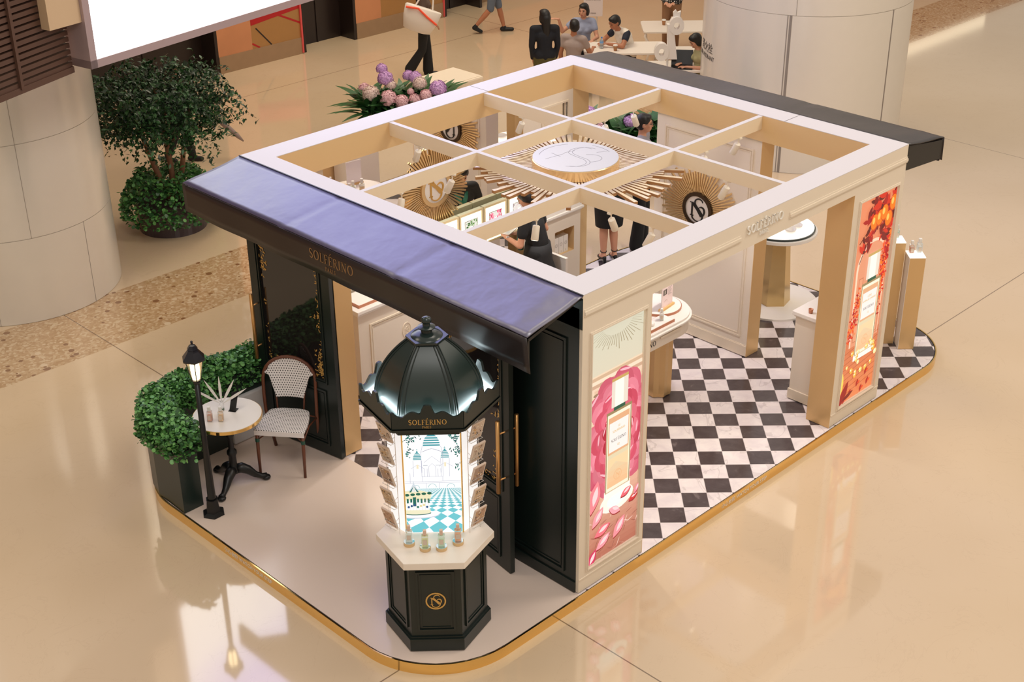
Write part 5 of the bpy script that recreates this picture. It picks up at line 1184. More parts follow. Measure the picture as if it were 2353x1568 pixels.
t_ = thing('round_glass_plate', 'clear round plate under the bottles on the bistro table', 'plate', (-1.06, 3.33, .742)); b = MB(); b.cyl((0, 0), .0, 0, .001, 8); 
def fan_holder():
    t = thing('paper_strip_fan', 'fan of five white paper test strips standing in a small vase on the bistro table', 'fan', (-.985, 3.45, .742)); b = MB(); b.smooth = True; b.lathe([(.018, 0), (.02, .06), (.012, .08), (.014, .09)], n=16); b.build('glass_vase', GLASS, t)
    f = MB(); f.frame((0, 0, .06), (.72, -.69, 0), (0, 0, 1), (-.69, -.72, 0))
    for k in range(5):
        a = radians(90 + (k - 2) * 28); pts = leafpoly(.15 * cos(a), .15 * sin(a), .28, .026, a, 6); f.prism(pts, 0, .001)
    f.build('paper_strips', WHITE, t)
fan_holder()
t_['label'] = 'clear round glass plate between the two bottles on the bistro table'
bpy.data.objects.remove(t_)
t_ = thing('black_card_wedge', 'black folded display card leaning on the bistro table', 'card', (-.93, 3.37, .742), radians(-60)); b = MB(); b.frame((0, 0, 0), (1, 0, 0), (0, .5, .87), (0, -.87, .5)); b.box(-.03, .03, 0, .17, 0, .006); b.frame(); b.box(-.035, .035, -.02, .05, 0, .004); b.build('card', mat('gloss_black', (14, 14, 15), .15), t_)
def grey_plinth():
    t = thing('grey_plinth', 'pale grey low plinth with a rounded arch cut-out behind the chair', 'plinth', (-.62, 4.06, 0), radians(0)); b = MB(); b.box(0, .55, -.16, 0, .004, .50); b.build('plinth_body', mat('pale_grey', (206, 202, 200), .5), t, bevel=.02)
grey_plinth()

# ------------------------------------------------------------------ foliage
def leaf_cloud(mb, pts, size, rn, nmat=2, flatness=.6, aspect=.5, rnd=False):
    for (x, y, z) in pts:
        s = size * rn.uniform(.7, 1.3); a = rn.uniform(0, 2 * pi); tlt = rn.uniform(-1, 1) * (1 - flatness) * 2.2; c, q = cos(a), sin(a)
        d = Vector((c * cos(tlt), q * cos(tlt), sin(tlt))); n = Vector((rn.gauss(0, .35), rn.gauss(0, .35), 1)).normalized(); w = d.cross(n)
        if w.length < 1e-3: continue
        w = w.normalized() * s * aspect; n = w.cross(d).normalized(); P0 = Vector((x, y, z)); b = len(mb.v)
        if rnd:
            for q in range(7): an = 2 * pi * q / 7; mb.v.append(P0 + d * s * .5 * cos(an) + w * .5 * sin(an) + n * s * .1 * abs(sin(an)))
            mb.f.append(list(range(b, b + 7))); mb.m.append(rn.randrange(nmat)); mb.c.append(None); mb.sm.append(False); continue
        mb.v += [P0 - d * s * .5, P0 - w * .5 + n * s * .08, P0 + d * s * .5, P0 + w * .5 + n * s * .08]
        mb.f += [[b, b + 1, b + 2], [b, b + 2, b + 3]]; k = rn.randrange(nmat); mb.m += [k, k]; mb.c += [None, None]; mb.sm += [True, True]
def hedge():
    t = thing('hedge_planter', 'L-shaped dark planter box full of green clover-leaved hedge around the bistro set', 'planter', (-1.5, 3.3, 0)); X, Y = 1.5, -3.3
    O = [(-1.60, 3.275), (-1.40, 3.275), (-1.40, 3.72), (-1.30, 3.86), (-1.14, 3.93), (-.08, 3.93), (-.08, 4.20), (-1.0, 4.20), (-1.22, 4.16), (-1.40, 4.05), (-1.53, 3.9), (-1.59, 3.7)]
    b = MB(); b.frame((X, Y, 0)); b.prism(O, .004, .62); b.build('planter_box', mat('planter_green', (30, 42, 38), .3), t)
    rn = random.Random(2); f = MB(); f.frame((X, Y, 0)); pts = []
    path = [(-1.50, 3.30), (-1.50, 3.55), (-1.49, 3.75), (-1.38, 3.93), (-1.2, 4.04), (-.95, 4.07), (-.5, 4.07), (-.13, 4.07)]
    segs = []
    for i in range(len(path) - 1):
        a, c = Vector(path[i]), Vector(path[i + 1]); segs.append((a, c, (c - a).length))
    tot = sum(s[2] for s in segs)
    for _ in range(15500):
        d = rn.random() * tot
        for a, c, l in segs:
            if d <= l: break
            d -= l
        p = a + (c - a) * (d / l); ang = rn.uniform(0, 2 * pi); el = rn.uniform(-.45, 1.0)
        gx = noise.noise(Vector((p.x * 4, p.y * 4, ang))) * .05; R = .175 + gx + (.025 if rn.random() < .1 else 0); rr = R * (1 - rn.random() ** 3 * .5)
        x = p.x + rr * cos(ang) * sqrt(max(0, 1 - max(0, el) ** 2)); y = p.y + rr * sin(ang) * sqrt(max(0, 1 - max(0, el) ** 2)); z = .70 + (.20 if el > 0 else .30) * el * rr / R + gx
        pts.append(f.P((x, y, z)) )
    leaf_cloud(f, pts, .036, rn, 3, .45, .9, True); f.build('foliage', [LEAFD, LEAFM, mat('leaf_bright', (116, 172, 96), .42, var=.35, vscale=8)], t)
    s = MB(); s.frame((X, Y, 0)); s.prism([(a * .93 + (-1.0) * .07, c * .985 + 4.0 * .015) for a, c in O], .60, .72); s.build('dark_core', mat('hedge_core', (14, 24, 12), .9), t)  # solid near-black block filling the inside of the hedge
hedge()
# ------------------------------------------------------------------ plants, planters, furniture on the mall floor
def ficus():
    t = thing('potted_tree', 'leafy potted tree with ivy spilling over its dark round pot beside the left column', 'tree', (2.12, 9.22, F0)); b = MB(); b.smooth = False
    b.lathe([(.44, 0), (.48, .42), (.50, .44), (.48, .44), (.46, .38), (.0, .38)], n=48, caps=False); b.build('round_pot', mat('plum_pot', (64, 50, 54), .35), t)
    w = MB(); w.smooth = True
    for pts in ([(.0, 0, .35), (-.1, .1, .8), (-.18, .16, 1.2), (-.3, .25, 1.7)], [(.05, -.03, .35), (.06, -.02, .8), (.04, .0, 1.25), (.0, .05, 1.9)], [(.1, .0, .35), (.18, -.1, .8), (.22, -.16, 1.2), (.34, -.25, 1.7)]): w.tube(pts, [.045, .036, .03, .012], 10)
    rn = random.Random(12)
    for k in range(16):
        a = rn.uniform(0, 2 * pi); z = rn.uniform(1.1, 1.6); w.tube([(.05 * cos(a), .05 * sin(a), z), (.3 * cos(a), .3 * sin(a), z + .25), (.62 * cos(a), .62 * sin(a), z + .3)], [.012, .008, .004], 6)
    w.build('trunks', mat('bark_brown', (128, 88, 62), .7, var=.2, vscale=20), t)
    f = MB(); pts = []
    for _ in range(250):     # branch sprays, each a drooping run of leaf pairs
        a = rn.uniform(0, 2 * pi); r0 = .72 * sqrt(rn.random()); z0 = 1.55 + rn.uniform(-.35, .55) * (1 - .3 * r0); L_s = rn.uniform(.28, .55); dr = rn.uniform(.1, .9); a2 = a + rn.gauss(0, .5)
        for j in range(16):
            u = j / 15 * L_s; pts.append((r0 * cos(a) + u * cos(a2) + rn.gauss(0, .012), r0 * sin(a) + u * sin(a2) + rn.gauss(0, .012), z0 + .12 * sin(u * 5) - dr * u * u * 2.2 + rn.gauss(0, .015)))
            pts.append((pts[-1][0] + rn.gauss(0, .03), pts[-1][1] + rn.gauss(0, .03), pts[-1][2] + rn.gauss(0, .02)))
    for _ in range(4200):
        a = rn.uniform(0, 2 * pi); r0 = .78 * rn.random() ** .6; pts.append((r0 * cos(a), r0 * sin(a), 1.62 + rn.gauss(0, .22)))
    leaf_cloud(f, [Vector(p) for p in pts], .070, rn, 2, .5, .5); f.build('crown', [LEAFD, mat('leaf_deep', (28, 56, 30), .35, var=.3)], t)
    g = MB(); pts = []
    for _ in range(3600):
        a = rn.uniform(0, 2 * pi); u = rn.random(); r0 = .16 + .50 * sqrt(rn.random()); z = .62 - .9 * max(0, r0 - .42) * 1.6 + rn.gauss(0, .06) - (rn.random() ** 2 * .22 if r0 > .52 else 0); pts.append(Vector((r0 * cos(a), r0 * sin(a), max(.2, z + .06))))
    leaf_cloud(g, pts, .05, rn, 2, .5, .85, True); g.build('ivy', [LEAFD, LEAFM], t)
ficus()
def hydrangea(mb_c, c, r, rn):
    for _ in range(420):
        th = math.acos(rn.uniform(-.5, 1)); a = rn.uniform(0, 2 * pi); d = Vector((sin(th) * cos(a), sin(th) * sin(a), cos(th))); p = Vector(c) + d * r * rn.uniform(.88, 1.08); x = d.orthogonal().normalized(); y = d.cross(x); q = rn.uniform(0, pi); x, y = x * cos(q) + y * sin(q), y * cos(q) - x * sin(q); s = r * .17
        b = len(mb_c.v)
        mb_c.v += [p + x * s, p + y * s * .45 + d * s * .3, p - x * s, p - y * s * .45 + d * s * .3, p + y * s, p - x * s * .4 + d * s * .35, p - y * s, p + x * s * .4 + d * s * .35]
        mb_c.f += [[b, b + 1, b + 2, b + 3], [b + 4, b + 5, b + 6, b + 7]]; mb_c.m += [0, 0]; mb_c.c += [None, None]; mb_c.sm += [True, True]
PINKF = mat('hydrangea_pink', (255, 206, 212), .6, var=.06, vscale=30); LILAC = mat('hydrangea_lilac', (234, 188, 240), .6, var=.12, vscale=30); BLUSH = mat('hydrangea_blush', (255, 228, 218), .6, var=.05, vscale=30)
def flower_planter(label, loc, w, d, h, rz, flowers, seed, spread=1.0, zl=0.0):
    t = thing('flower_planter', label, 'planter', (*loc, F0), rz); rn = random.Random(seed); b = MB(); b.box(-w / 2, w / 2, -d / 2, d / 2, .003, h); b.build('white_planter_box', mat('planter_white', (232, 220, 204), .4), t, bevel=.01)
    lf = MB(); lf.smooth = True
    for _ in range(420):
        x, y = rn.uniform(-w / 2, w / 2), rn.uniform(-d / 2, d / 2); a = rn.uniform(0, 2 * pi); L_s = rn.uniform(.24, .56) * spread; el = rn.uniform(.3, 1.45); D = Vector((cos(a) * cos(el), sin(a) * cos(el), sin(el))); S = Vector((-sin(a), cos(a), 0)) * L_s * .10; o = Vector((x, y, h - .02)); n = 6; vs = []
        for j in range(n + 1):
            u = j / n; q = o + D * L_s * u + Vector((cos(a), sin(a), -1.4)) * L_s * .25 * u * u; wd = sin(pi * (u * .9 + .08)); vs += [tuple(q - S * wd), tuple(q + S * wd)]
        lf.add(vs, [(2 * j, 2 * j + 1, 2 * j + 3, 2 * j + 2) for j in range(n)])
    lf.build('leaves', LEAFD, t)
    for x, y, z, r, m in flowers:
        z += zl
        hm = MB(); hm.smooth = True; hm.ell((x, y, z), r * .9, r * .9, r * .84); fl = MB(); hydrangea(fl, (x, y, z), r, rn); fo = fl.build('flower_head', m, t); hm.build('flower_core', m, fo)
flower_planter('long white planter of pink and lilac hydrangeas behind the left of the pavilion', (6.2, 9.2), 1.25, .55, .66, radians(-40), [(-.31, .25, 1.18, .08, LILAC), (-.26, .02, 1.10, .11, LILAC), (-.48, -.16, .93, .12, BLUSH), (-.58, .06, .95, .08, PINKF), (-.23, -.29, .89, .12, PINKF), (-.19, -.02, 1.01, .08, BLUSH), (-.04, -.33, .85, .10, PINKF), (.08, .16, 1.09, .08, LILAC), (.18, .06, 1.09, .09, LILAC), (.24, -.02, 1.02, .10, BLUSH), (.50, -.25, 1.0, .12, LILAC), (.32, -.30, .92, .09, PINKF), (.16, -.30, .86, .09, PINKF), (.1, -.18, .95, .05, PINKF)], 3, 1.15, 0.0)
flower_planter('white planter of lilac hydrangeas behind the grey shirt man', (7.3, 6.05), 1.9, .45, .62, radians(-42), [(-.6, -.05, .92, .11, LILAC), (-.35, .05, 1.0, .11, LILAC), (-.75, -.2, .8, .10, LILAC), (-.2, -.15, .85, .09, PINKF), (.25, .0, .9, .1, LILAC)], 8, 1.3)
def cream_bench():
    t = thing('cream_counter', 'low cream block with a flat top behind the hydrangea planter', 'bench', (7.38, 9.25, F0), 0); b = MB(); b.box(-.46, .42, -.10, .60, .003, .80); b.build('block', mat('cream_block', (236, 218, 194), .5), t, bevel=.03); c = MB(); c.box(-.43, .39, -.07, .57, .797, .806); c.build('inset_top', mat('cream_block_top', (240, 224, 202), .45), t)
cream_bench()
def barrier():
    t = thing('clear_barrier', 'clear acrylic barrier with rounded corner in front of the hydrangeas', 'barrier', (5.35, 9.1, F0), radians(-42)); o = []
    b = MB(); b.tube([(0, 0, 0), (0, 0, .62), (.03, 0, .70), (.1, 0, .74), (1.3, 0, .74)], .022, 10); b.build('rounded_edge', mat('frosted_edge', (240, 224, 204), .15, trans=.4), t); p = MB(); p.box(.02, 1.3, -.004, .004, .05, .72); p.build('clear_sheet', mat('acrylic_sheet', (250, 244, 236), .05, alpha=.22), t)
barrier()

# cafe -------------------------------------------------------------------
CAFE = mat('cafe_white', (242, 232, 222), .35)
def cafe_table(label, loc, w, d, h, rz, legs=True):
    t = thing('cafe_table', label, 'table', (*loc, F0), rz); b = MB(); b.prism(rrect(-w / 2, w / 2, -d / 2, d / 2, .06, 5), h - .035, h); b.build('table_top', CAFE, t, bevel=.006)
    for sx in (-1, 1):
        for sy in (-1, 1):
            l = MB(); l.smooth = True; x, y = sx * (w / 2 - .05), sy * (d / 2 - .05); l.tube([(x, y, h - .03), (x + sx * .02, y, h - .10), (x - sx * .06, y, h * .62), (x - sx * .07, y, h * .42), (x - sx * .0, y, .0)], .022, 8); l.build('leg', CAFE, t)
    return t
cafe_table('white cafe table with the coffee cup and water bottle, nearest the awning', (10.65, 8.75), 1.35, .7, .74, radians(-45))
cafe_table('white cafe table with curved legs in front of the polka dot blouse', (12.75, 9.15), 1.5, .75, .62, radians(-45))
cafe_table('white cafe table carrying the open laptop, beside the wide column', (10.55, 7.42), 1.1, .62, .72, radians(-42))
cafe_table('empty white low table between the laptop and the polo shirt man', (12.05, 8.25), 1.0, .5, .50, radians(-45))
def cup(loc, label):
    t = thing('coffee_cup', label, 'cup', loc); b = MB(); b.smooth = True; b.lathe([(.026, 0), (.036, .085)], n=20); b.build('paper_cup', mat('kraft_cup', (170, 118, 76), .6), t); c = MB(); c.lathe([(.039, .083), (.039, .092), (.034, .10), (.032, .10)], n=20); c.build('lid', WHITE, t); return t
cup((10.40, 8.72, F0 + .741), 'brown takeaway coffee cup with white lid beside the watch arm'); cup((12.55, 9.45, F0 + .621), 'brown takeaway coffee cup with white lid on the farther cafe table')
def water():
    t = thing('water_bottle', 'clear water bottle with a blue cap on the nearest cafe table', 'bottle', (10.35, 8.98, F0 + .741)); b = MB(); b.smooth = True; b.lathe([(.03, 0), (.032, .02), (.032, .12), (.013, .16), (.012, .175)], n=16); b.build('bottle_body', mat('pet', (226, 240, 246), .1, trans=.7), t); c = MB(); c.cyl((0, 0), .014, .175, .19, 12); c.build('blue_cap', mat('blue_cap', (70, 130, 206), .4), t); l = MB(); l.cyl((0, 0), .0325, .09, .12, 16); l.build('blue_label', mat('blue_label', (120, 170, 226), .5), t)
water()
def laptop():
    t = thing('laptop', 'open black laptop on the cafe table by the wide column', 'laptop', (10.45, 7.36, F0 + .722), radians(-52)); b = MB(); b.box(-.17, .17, -.12, .12, 0, .016); b.build('keyboard_base', BLACK, t, bevel=.003); s = MB(); s.frame((0, .12, .016), (1, 0, 0), (0, .35, .94), (0, -.94, .35)); s.box(-.17, .17, 0, .23, -.004, .004); s.build('screen_lid', BLACK, t)
laptop()
def notice():
    t = thing('notice_stand', 'white notice board on two slim posts behind the pointing woman', 'sign', (11.85, 10.52, F0), radians(-45)); p = MB()
    for x in (-.07, .07): p.tube([(x, 0, 0), (x, 0, .95)], .012, 8)
    p.box(-.14, .14, -.08, .08, .001, .012); p.build('posts', mat('stand_grey', (206, 196, 190), .4), t); b = MB(); b.box(-.17, .17, -.014, .0, .72, 1.2); b.build('board', mat('notice_board', (226, 212, 210), .5), t); l = MB(); l.frame((0, -.0145, .74), (1, 0, 0), (0, 0, 1), (0, -1, 0)); sans(l, '风味冷饮热饮', 0, .27, .032, .001); sans(l, '欢迎光临', 0, .03, .018, .001); l.build('board_text', mat('notice_text', (90, 74, 70), .6), t)
notice()
def percent():
    t = thing('percent_sign', 'white percent-shaped sign on a thin post over the laptop table', 'sign', (10.27, 7.58, F0), radians(-45)); PW = mat('sign_white', (240, 236, 232), .25)
    b = MB(); b.tube([(.05, 0, 0), (.05, 0, .95)], .018, 8); b.box(-.1, .2, -.1, .1, .001, .012); b.build('post', PW, t)
    for k, (cx, cz) in enumerate(((-.05, .98), (.17, 1.40))):
        r = MB(); r.frame((cx, .05, cz), (1, 0, 0), (0, 0, 1), (0, -1, 0)); N_ = 28
        r.loft([[(q * x, q * 1.25 * y, z) for x, y in [(cos(2 * pi * i / N_), sin(2 * pi * i / N_)) for i in range(N_)]] for q, z in ((.045, 0), (.115, 0), (.115, .12), (.045, .12), (.045, 0))], False); r.build('ring', PW, t)
    d = MB(); d.frame((0, .04, 0), (1, 0, 0), (0, 0, 1), (0, -1, 0)); d.prism([(.02, 1.42), (.12, 1.42), (.20, .86), (.05, .86)], 0, .09); d.prism([(.12, 1.5), (.22, 1.5), (.23, 1.62), (.18, 1.6), (.15, 1.64), (.11, 1.6)], 0, .06); d.build('slanted_bar', PW, t)
percent()
lw = MB(); lw.box(17, 40, 16.9, 17.0, F0 + .2, 6.0); tag(lw.build('floor_glow_panel', mat('reflection_glow', (255, 250, 236), .5, emit=(255, 244, 214), estr=1.4)), 'glowing panel added out of view to brighten the floor reflection beyond the cafe', 'glow panel')  # unseen glowing panel, added so the cafe floor has something bright to reflect

# ------------------------------------------------------------------ people
def remesh(o, vox, it=6):
    m = o.modifiers.new('fuse', 'REMESH'); m.mode = 'VOXEL'; m.voxel_size = vox; m.use_smooth_shade = True
    s = o.modifiers.new('smooth', 'SMOOTH'); s.iterations = it; s.factor = .5; return o
def hand(mb, wrist, d, palm_n, s=1.0, curl=.5, thumb=1):
    """palm plus five bent fingers; d = direction of the fingers, palm_n = out of the palm"""
    w = Vector(wrist); d = Vector(d).normalized(); n = Vector(palm_n); n = (n - d * n.dot(d)).normalized(); side = d.cross(n)
    c = w + d * .045 * s
    for k in (-1, 0, 1): mb.cap(w + side * k * .018 * s + d * .01, w + side * k * .024 * s + d * .08 * s, .015 * s, .013 * s, 8, 3)
    for k, (L_s, off) in enumerate(((.068, .033), (.078, .011), (.072, -.011), (.056, -.032))):
        p = w + d * .085 * s + side * off * s; q = p + (d * (1 - .35 * curl) + n * .5 * curl).normalized() * L_s * .5 * s; r = q + (d * (1 - 1.1 * curl) + n * 1.1 * curl).normalized() * L_s * .5 * s
        mb.cap(p, q, .0095 * s, .0088 * s, 8, 3); mb.cap(q, r, .0088 * s, .0075 * s, 8, 3)
    p = w + d * .03 * s + side * .03 * s * thumb; q = p + (d * .7 + side * .8 * thumb + n * .3).normalized() * .034 * s; r = q + (d + side * .2 * thumb + n * .5).normalized() * .03 * s
    mb.cap(w + side * .012 * thumb, p, .013 * s, .012 * s, 8, 3); mb.cap(p, q, .0115 * s, .010 * s, 8, 3); mb.cap(q, r, .010 * s, .0085 * s, 8, 3)
def person(label, loc, yaw, P=None, shirt=(30, 30, 32), sleeve=.45, trousers=(20, 20, 22), skirt=False, skin=SKIN, hair='short', shoes=(18, 18, 20), head_yaw=0.0, head_pitch=0.0, sleeve_col=None, shorts=False, long_sleeve=False, female=False, fuse=.0105, glasses=False, height=1.7, seated=False, hands=None, show_head=True, heels=False, shirt_open=False, curl=.5, flare=1.0):
    t = thing('person', label, 'person', loc, yaw); k = height / 1.7
    J = dict(pelvis=(0, 0, .95), waist=(0, 0, 1.08), chest=(.01, 0, 1.28), neck=(.0, 0, 1.44), head=(.02, 0, 1.585),
             ls=(0, .175, 1.40), rs=(0, -.175, 1.40), le=(-.02, .225, 1.13), re=(-.02, -.225, 1.13), lw=(.06, .23, .90), rw=(.06, -.23, .90),
             lh=(0, .09, .92), rh=(0, -.09, .92), lk=(.02, .10, .50), rk=(.02, -.10, .50), la=(0, .10, .085), ra=(0, -.10, .085), lt=(.15, .11, .03), rt=(.15, -.11, .03))
    if seated:
        for n_ in ('pelvis', 'waist', 'chest', 'neck', 'head', 'ls', 'rs', 'le', 're', 'lw', 'rw', 'lh', 'rh'): J[n_] = (J[n_][0], J[n_][1], J[n_][2] - .42)
        J['lk'] = (.42, .12, .50); J['rk'] = (.42, -.12, .50); J['la'] = (.40, .12, .085); J['ra'] = (.40, -.12, .085); J['lt'] = (.55, .13, .03); J['rt'] = (.55, -.13, .03)
    if female: 
        for n_ in ('ls', 'rs', 'le', 're', 'lw', 'rw'): J[n_] = (J[n_][0], J[n_][1] * .88, J[n_][2])
    if P: J.update(P)
    V = {a: Vector(b) * k for a, b in J.items()}
    b = MB(); b.smooth = True; sw = .9 if female else 1.0
    b.cap(V['pelvis'] + Vector((0, -.06, 0)), V['pelvis'] + Vector((0, .06, 0)), .11, .11); b.cap(V['pelvis'], V['waist'], .115, .105); b.cap(V['waist'], V['chest'], .105, .125 * sw)
    b.cap(V['chest'] + Vector((0, -.06, 0)), V['chest'] + Vector((0, .06, 0)), .105 * sw, .105 * sw); b.cap(V['ls'] * .93 + V['neck'] * .07, V['rs'] * .93 + V['neck'] * .07, .058, .058); b.cap(V['chest'], V['neck'] - Vector((0, 0, .03)), .10, .06)
    b.cap(V['neck'] - Vector((0, 0, .02)), V['head'] - Vector((.015, 0, .04)), .052 * sw, .048)
    hy, hp = head_yaw, head_pitch; H = V['head']; R3 = Matrix.Rotation(hy, 3, 'Z') @ Matrix.Rotation(hp, 3, 'Y')
    def hl(x, y, z): return H + R3 @ Vector((x, y, z))
    if show_head:
        b.ell(hl(-.008, 0, .02), .095, .076, .10, yaw=hy, pitch=hp); b.ell(hl(.022, 0, -.045), .066, .058, .066, yaw=hy, pitch=hp); b.ell(hl(.05, 0, -.085), .028, .030, .022, yaw=hy)
        b.cap(hl(.088, 0, .01), hl(.102, 0, -.028), .009, .0135); b.cap(hl(.08, -.03, .028), hl(.08, .03, .028), .014, .014); b.cap(hl(.078, -.016, -.062), hl(.078, .016, -.062), .012, .012)
        for sy in (-1, 1): b.ell(hl(-.008, sy * .078, -.005), .019, .010, .030, yaw=hy); b.ell(hl(.058, sy * .038, -.022), .026, .022, .026, yaw=hy)
    for sd in ('l', 'r'):
        b.cap(V[sd + 's'], V[sd + 'e'], .052 * sw, .040 * sw); b.cap(V[sd + 'e'], V[sd + 'w'], .042 * sw, .027 * sw)
        fd = (V[sd + 'w'] - V[sd + 'e']).normalized(); pn = Vector((0, 0, -1)) if abs(fd.z) < .8 else Vector((0, -1 if sd == 'l' else 1, 0))
        if hands and sd in hands: fd, pn = Vector(hands[sd][0]), Vector(hands[sd][1])
        hand(b, V[sd + 'w'], fd, pn, .98 * k, curl, 1 if sd == 'l' else -1)
        b.cap(V[sd + 'h'], V[sd + 'k'], .088 if not female else .086, .056); b.cap(V[sd + 'k'], V[sd + 'k'] * .6 + V[sd + 'a'] * .4, .054, .054); b.cap(V[sd + 'k'] * .6 + V[sd + 'a'] * .4, V[sd + 'a'], .054, .034)
        b.cap(V[sd + 'a'] + Vector((-.02, 0, -.03)), V[sd + 't'], .034, .028)
    remesh(b.build('body', skin, t), fuse)
    # shirt
    s = MB(); s.smooth = True; e = .014
    s.cap(V['pelvis'] + Vector((0, -.06, .02)), V['pelvis'] + Vector((0, .06, .02)), .11 + e, .11 + e); s.cap(V['pelvis'] + Vector((0, 0, .02)), V['waist'], .118 + e, .108 + e); s.cap(V['waist'], V['chest'], .108 + e, .127 * sw + e); s.cap(V['chest'] + Vector((0, -.06, 0)), V['chest'] + Vector((0, .06, 0)), .108 * sw + e, .108 * sw + e)
    s.cap(V['ls'] * .94 + V['neck'] * .06, V['rs'] * .94 + V['neck'] * .06, .050 + e, .050 + e); s.cap(V['chest'], V['neck'] - Vector((0, 0, .055)), .11, .070)
    if female: 
        for sy in (-1, 1): s.ell(V['chest'] + Vector((.085, sy * .055, -.02)), .055, .05, .055)
    sc = MB(); sc.smooth = True
    for sd in ('l', 'r'):
        A_, E_, Wr = V[sd + 's'], V[sd + 'e'], V[sd + 'w']; tgt = sc if sleeve_col else s
        if long_sleeve: tgt.cap(A_, E_, .046 + e, .036 + e); tgt.cap(E_, Wr - (Wr - E_) * .04, .036 + e, .024 + e)
        else: tgt.cap(A_, A_ + (E_ - A_) * sleeve, .048 + e, .046 + e)
    sm = mat('cloth_%d_%d_%d' % shirt, shirt, .8, bump=.25, bscale=22)
    remesh(s.build('shirt', sm, t), .012)
    if sleeve_col: remesh(sc.build('sleeves', mat('cloth_%d_%d_%d' % sleeve_col, sleeve_col, .8, bump=.2, bscale=22), t), .012)
    tm = mat('cloth_%d_%d_%d' % trousers, trousers, .75, bump=.25, bscale=18); q = MB(); q.smooth = True
    if skirt:
        P0 = V['pelvis']; zh = (V['lk'].z + .02) if skirt == 1 else .3; n = 24; rg = []
        for z, rx, ry in ((V['waist'].z, .135, .15), (P0.z + .02, .15, .18), (P0.z - .08, .155, .19), ((P0.z + zh) / 2, .15 if skirt == 1 else .24, .185 if skirt == 1 else .27), (zh, .14 if skirt == 1 else .30, .17 if skirt == 1 else .33)): rg.append([(P0.x + rx * cos(2 * pi * i / n) * (1 + (.03 * cos(9 * 2 * pi * i / n) if z < P0.z - .1 and skirt == 2 else 0)), P0.y + ry * sin(2 * pi * i / n), z) for i in range(n)])
        q.loft(rg); q.build('skirt', tm, t)
    else:
        q.cap(V['pelvis'] + Vector((0, -.055, -.02)), V['pelvis'] + Vector((0, .055, -.02)), .118, .118)
        for sd in ('l', 'r'):
            q.cap(V[sd + 'h'], V[sd + 'k'], .098, .074)
            if not shorts: q.cap(V[sd + 'k'], V[sd + 'a'] + Vector((0, 0, .02)), .072, .060 * flare)
        o = q.build('trousers' if not shorts else 'shorts', tm, t); remesh(o, .013)
    for sd in ('l', 'r'):
        h = MB(); h.smooth = True; A_ = V[sd + 'a']; T_ = V[sd + 't']
        if heels: 
            h.cap(A_ + Vector((-.03, 0, -.045)), T_ + Vector((0, 0, .0)), .030, .030); h.cap(A_ + Vector((-.05, 0, -.04)), (A_.x - .055, A_.y, .022), .022, .019); st = MB(); st.smooth = True; st.tube([A_ + Vector((.036 * cos(x), .036 * sin(x), .03 + .008 * cos(x))) for x in [radians(30 * i) for i in range(12)]], .006, 6, True); st.build('ankle_strap', BLACK, t)
        else: h.cap(A_ + Vector((-.035, 0, -.04)), T_ + Vector((.01, 0, .008)), .045, .036); h.cap(A_ + Vector((-.02, 0, -.035)), A_ + Vector((0, 0, .0)), .045, .04)
        remesh(h.build('shoe', mat('shoe_%d' % shoes[0], shoes, .45), t), .009, 3)
    if show_head:
        h = MB(); h.smooth = True
        h.ell(hl(-.018, 0, .040), .100, .084, .094, yaw=hy, pitch=hp); h.ell(hl(-.035, 0, .005), .082, .083, .085, yaw=hy, pitch=hp)
        if hair == 'short': h.ell(hl(.03, 0, .085), .06, .062, .038, yaw=hy, pitch=hp)
        if hair in ('bob', 'long', 'bun'):
            h.ell(hl(.015, 0, .082), .078, .075, .042, yaw=hy, pitch=hp)
            for sy in (-1, 1): h.ell(hl(-.02, sy * .068, -.015 if hair != 'bun' else .01), .055, .026, .075 if hair != 'bun' else .05, yaw=hy, pitch=hp)
        if hair == 'bob': h.ell(hl(-.05, 0, -.035), .065, .08, .07, yaw=hy)
        if hair == 'long': h.cap(hl(-.055, 0, .0), hl(-.075, 0, -.27), .078, .058); h.cap(hl(-.05, 0, -.05), hl(-.085, 0, -.36), .07, .03)
        if hair == 'bun': h.ell(hl(-.115, 0, .0), .045, .05, .045, yaw=hy)
        remesh(h.build('hair', HAIR, t), .009, 4)
        f = MB(); f.smooth = True
        for sy in (-1, 1): f.ell(hl(.081, sy * .032, .008), .008, .013, .006, 10, 8, yaw=hy); f.cap(hl(.092, sy * .018, .034), hl(.084, sy * .046, .034), .0035, .003, 6, 2)
        f.build('eyes_and_brows', EYE, t); l = MB(); l.smooth = True; l.ell(hl(.087, 0, -.062), .006, .022, .006, 12, 8, yaw=hy); l.build('mouth', LIP, t)
        if glasses:
            g = MB(); 
            for sy in (-1, 1): g.tube([hl(.102, sy * .033 + .024 * cos(radians(x)), .006 + .019 * sin(radians(x))) for x in range(0, 360, 24)], .0022, 6, True); g.tube([hl(.10, sy * .057, .01), hl(.0, sy * .083, .01)], .0022, 6)
            g.tube([hl(.103, -.01, .008), hl(.103, .01, .008)], .0022, 6); g.build('glasses', mat('glasses_rim', (90, 84, 80), .3, .6), t)
    return t, V, hl
def wloc(t, p):
    return Matrix.Translation(t.location) @ t.rotation_euler.to_matrix().to_4x4() @ Vector(p)
DNX, UPY = radians(-45), radians(90)
